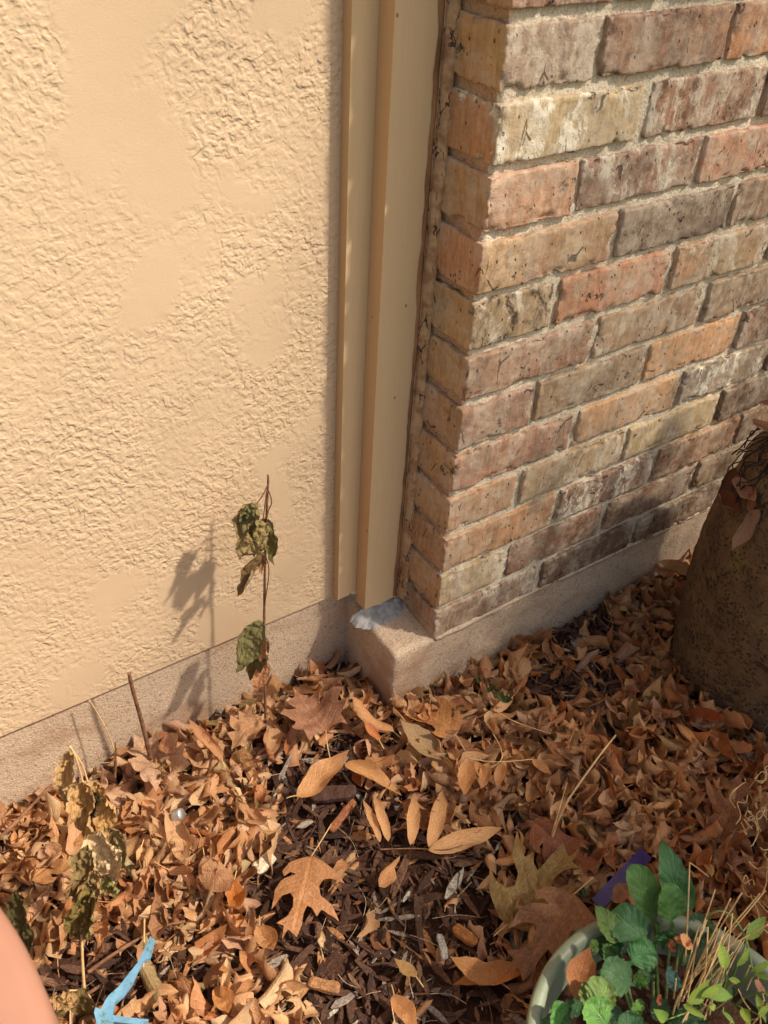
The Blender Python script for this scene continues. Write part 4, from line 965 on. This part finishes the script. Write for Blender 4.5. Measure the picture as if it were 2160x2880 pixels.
for a, b, z, c, lab in [((470, 1000), (560, 680), .03, rgb(172, 112, 68), 'large brown leaf leaning inside the left wall of the green pot'), ((1195, 700), (1085, 600), .055, rgb(206, 150, 104), 'pointed tan leaf caught among the green leaves in the pot'),
                        ((1080, 720), (1030, 620), .03, rgb(150, 88, 48), 'brown leaf in the shade under the tan leaf in the pot'), ((1000, 1040), (960, 960), .03, rgb(150, 84, 48), 'red brown leaf low among the pot plants'),
                        ((1640, 960), (1540, 900), .04, rgb(196, 140, 104), 'pinkish leaf among the lime green stems in the pot'), ((1100, 620), (1180, 720), .05, rgb(186, 126, 82), 'small tan leaf folded beside the straw stalks'),
                        ((700, 400), (840, 300), -.055, rgb(158, 112, 82), 'brown leaf lying over the purple strip')]:
    feature('brown_leaf', lab, z2(*a, z), z2(*b, z + .012), 'ell', c, width=.6, cross=.8, bend=.4, crumple=.004)
# ------------------------------------------------------------------ salmon planter at the lower left
TER = m_plain('salmon_plastic', rgb(158, 112, 92), rgb(168, 122, 101), 5, .55, .0002, 400, .35)
tp = empty('salmon_planter', 'smooth salmon pink terracotta planter at the lower left edge', 'planter')
tc = (-.902, -.41); tr = .2909; zt_ = .45
prof = [(.17, -.13), (.175, -.125), (.255, .36), (.262, .365), (.268, .37), (tr - .004, .375), (tr, .382), (tr, .44), (tr - .003, .449), (tr - .012, .452), (tr - .045, .454), (tr - .058, .450), (tr - .062, .44), (tr - .066, .34), (.21, .30)]
V, F = lathe(prof, tc, 160); mk('planter_shell', V, F, TER, tp)
V, F = lathe([(0, .39), (.1, .388), (.222, .385)], tc, 60); V[:, 2] += .006 * fbm(V, 30, 3, 3); mk('potting_soil', V, F, SOIL, tp)
# ------------------------------------------------------------------ pitted boulder
t = NT('pitted_stone'); P = t.obj(); Pw = t.vadd(P, t.scalec(t.noisec(P, 40, 2), .012))
v1 = t.vor(Pw, 200); v2 = t.vor(Pw, 48)
pits = t.ma('MULTIPLY', t.ss(v1, .55, .15), t.ss(t.noise(P, 34, 3, .6), .30, .60)); big = t.ma('MULTIPLY', t.ss(v2, .45, .1), t.ss(t.noise(P, 9, 2), .5, .6))
col = t.mix(t.ss(t.noise(P, 16, 5, .7), .35, .65), rgb(98, 76, 56), rgb(122, 96, 66)); col = t.mix(t.ss(t.noise(t.vadd(P, (3., 1., 7.)), 22, 6, .7), .56, .68, 0, .7), col, rgb(132, 116, 66))
col = t.mix(t.ma('MULTIPLY', pits, .75), col, rgb(48, 28, 20)); col = t.mix(t.ma('MULTIPLY', big, .5), col, rgb(48, 30, 20))
h = t.ma('SUBTRACT', t.ma('MULTIPLY', t.noise(P, 60, 6, .7), 1.8), t.ma('ADD', pits, t.ma('MULTIPLY', big, 1.6)))
PIT = t.fin(col, .8, t.bump(h, .003, 1.0), .25)
bo = empty('pitted_boulder', 'large dark brown pitted boulder at the right edge in shade', 'boulder')
def brad(z):
    zs_ = [-.16, -.13, -.10, -.05, .02, .10, .18, .26, .32, .36, .385]; rs_ = [.125, .150, .160, .167, .172, .174, .168, .150, .120, .080, .0]
    return float(np.interp(z, zs_, rs_))
prof = [(brad(z), z) for z in np.r_[np.arange(-.16, .36, .008), np.linspace(.36, .385, 6)]]
V, F = lathe(prof, BOC, 150)
dd = V - np.array([BOC[0], BOC[1], .1]); dd /= np.linalg.norm(dd, axis=1)[:, None]
V += dd * (fbm(V, 7, 3, 81) * .014 + fbm(V, 60, 3, 83) * .003)[:, None]
mk('stone_body', V, F, PIT, bo)
NETM = m_plain('dark_netting', rgb(40, 26, 20), rgb(62, 42, 30), 60, .8, .0002, 300)
net = Geo(); rn = random.Random(6)
def bsurf(th, z, off=.006):
    r = brad(z) + off; return np.array([BOC[0] + r * math.cos(th), BOC[1] + r * math.sin(th), z])
grid = {}
for i in range(34):
    for j in range(20):
        th = R_(115 + i * 4.2 + (2.1 if j % 2 else 0)) + rn.uniform(-.035, .035); z = .345 - j * .017 + rn.uniform(-.006, .006) - .0012 * i
        grid[i, j] = bsurf(th, z, rn.uniform(.003, .016))
for i in range(33):
    for j in range(19):
        lim = 3 + 3 * abs(math.sin(i * .23))
        if j > lim: continue
        nxt = [(i + (1 if j % 2 else 0), j + 1), (i - (0 if j % 2 else 1), j + 1)]
        for q in nxt:
            if q in grid and rn.random() < .85:
                a = grid[i, j]; b = grid[q]; m_ = (a + b) / 2 + np.array([rn.uniform(-.004, .004) for _ in range(3)])
                V, F = tube([a, m_, b], .0009, .0009, 4); net.add(V, F)
tag(net.build('plastic_netting', NETM), 'dark torn netting draped over the shoulder of the boulder', 'netting')
def on_bo(u, v):
    # point where the sight line meets the boulder
    q = RW.T @ np.array([(u * D - 1080) / FPX, (v * D - 1440) / FPX, 1.0]); best = None
    for t_ in np.linspace(.5, 3.0, 1200):
        p = CC + q * t_
        if math.hypot(p[0] - BOC[0], p[1] - BOC[1]) < brad(p[2]) + .014 and p[2] < .385: return p
    return CC + q * 1.2
for i, (a, b, c, lab) in enumerate([((1590, 1030), (1625, 1125), rgb(166, 122, 90), 'upper pale brown leaf clinging to the boulder'), ((1560, 1055), (1580, 1145), rgb(130, 76, 50), 'darker curled leaf left of the pale leaf on the boulder'),
                               ((1640, 1100), (1570, 1165), rgb(166, 122, 90), 'lowest pinkish leaf with a hole clinging to the boulder'), ((1625, 1060), (1610, 1120), rgb(150, 90, 56), 'small leaf on the right of the boulder cluster'),
                               ((1590, 1010), (1550, 1050), rgb(120, 70, 44), 'folded brown leaf at the top of the boulder cluster'), ((1625, 905), (1675, 935), rgb(166, 122, 90), 'pinkish leaf caught in the netting at the right edge'),
                               ((1640, 870), (1690, 860), rgb(166, 122, 90), 'highest brown leaf caught in the netting')]):
    feature('clinging_leaf', lab, on_bo(*a), on_bo(*b), 'ell', c, width=.42, up=TOCAM, cross=1.4, bend=.9, wave=.05, crumple=.003)
vn_ = empty('dry_vine', 'tangle of thin tan dead stems at the right edge below the boulder', 'vine')
for i in range(26):
    u = rn.uniform(1600, 1690); v = rn.uniform(1640, 2000); pts = []
    for k in range(6): pts.append(gd(u, v, -.07 + .02 * k / 5 + rn.uniform(-.01, .012))); u += rn.uniform(-22, 26); v += rn.uniform(-28, 34)
    V, F = tube(pts, .0010, .0007, 5); mk('stem', V, F, STRAW, vn_)

# ------------------------------------------------------------------ shrub and tree that shade the right side (beyond the frame)
def foliage(centre, rad, n_, size, seed, squash=1.0):
    r_ = np.random.RandomState(seed); g_ = Geo(); cl = r_.normal(0, 1, (26, 3)); cl /= np.linalg.norm(cl, axis=1)[:, None]; cl *= r_.uniform(.35, 1.0, (26, 1)) * rad; cl[:, 2] *= squash
    Vb, Fb, UVb = leaf_geo(random.Random(seed), size, size * .5, 5, 3, 'ell', cross=.5, bend=.5)
    for i in range(n_):
        p = np.array(centre) + cl[r_.randint(26)] + r_.normal(0, rad * .20, 3)
        g_.add(Vb @ np.array(Euler(tuple(r_.uniform(0, 6.28, 3))).to_matrix()).T + p, Fb, luv=UVb, lcol=np.array(rgb(84, 104, 52)) * r_.uniform(.7, 1.2))
    return g_
def plant(name, label, cat, base, centre, rad, n_, size, seed, trunk_r):
    r = empty(name, label, cat); g_ = foliage(centre, rad, n_, size, seed); g_.build('crown', GLEAF, r)
    tg = Geo(); base = np.array(base, float); centre = np.array(centre, float)
    V, F = tube([base, (base + centre) / 2 + (.05, .03, 0), centre], trunk_r, trunk_r * .45, 9, .15, 2); tg.add(V, F)
    rq = random.Random(seed)
    for k in range(9):
        s = base + (centre - base) * rq.uniform(.5, .95); e = centre + np.array([rq.uniform(-1, 1), rq.uniform(-1, 1), rq.uniform(-.5, 1)]) * rad * .8
        V, F = tube([s, (s + e) / 2 + (0, 0, .05 * rad), e], trunk_r * .4, trunk_r * .1, 6); tg.add(V, F)
    tg.build('trunk', BARK, r)
def toward(p, t_): return np.array(p) + SUN * t_
c1 = toward((.30, -.36, .0), 1.25)
plant('garden_shrub', 'leafy garden shrub just outside the right of the frame', 'shrub', (c1[0] + .1, c1[1] - .1, -.16), c1, .40, 2600, .05, 3, .02)
c2 = toward((.85, -.02, .85), 4.5)
plant('shade_tree', 'broadleaf tree outside the frame that dapples the brick', 'tree', (c2[0] + .5, c2[1] - .6, -.16), c2, .9, 700, .12, 5, .09)
print('verts', sum(len(o.data.vertices) for o in bpy.data.objects if o.type == 'MESH'), 'objs', len(bpy.data.objects))
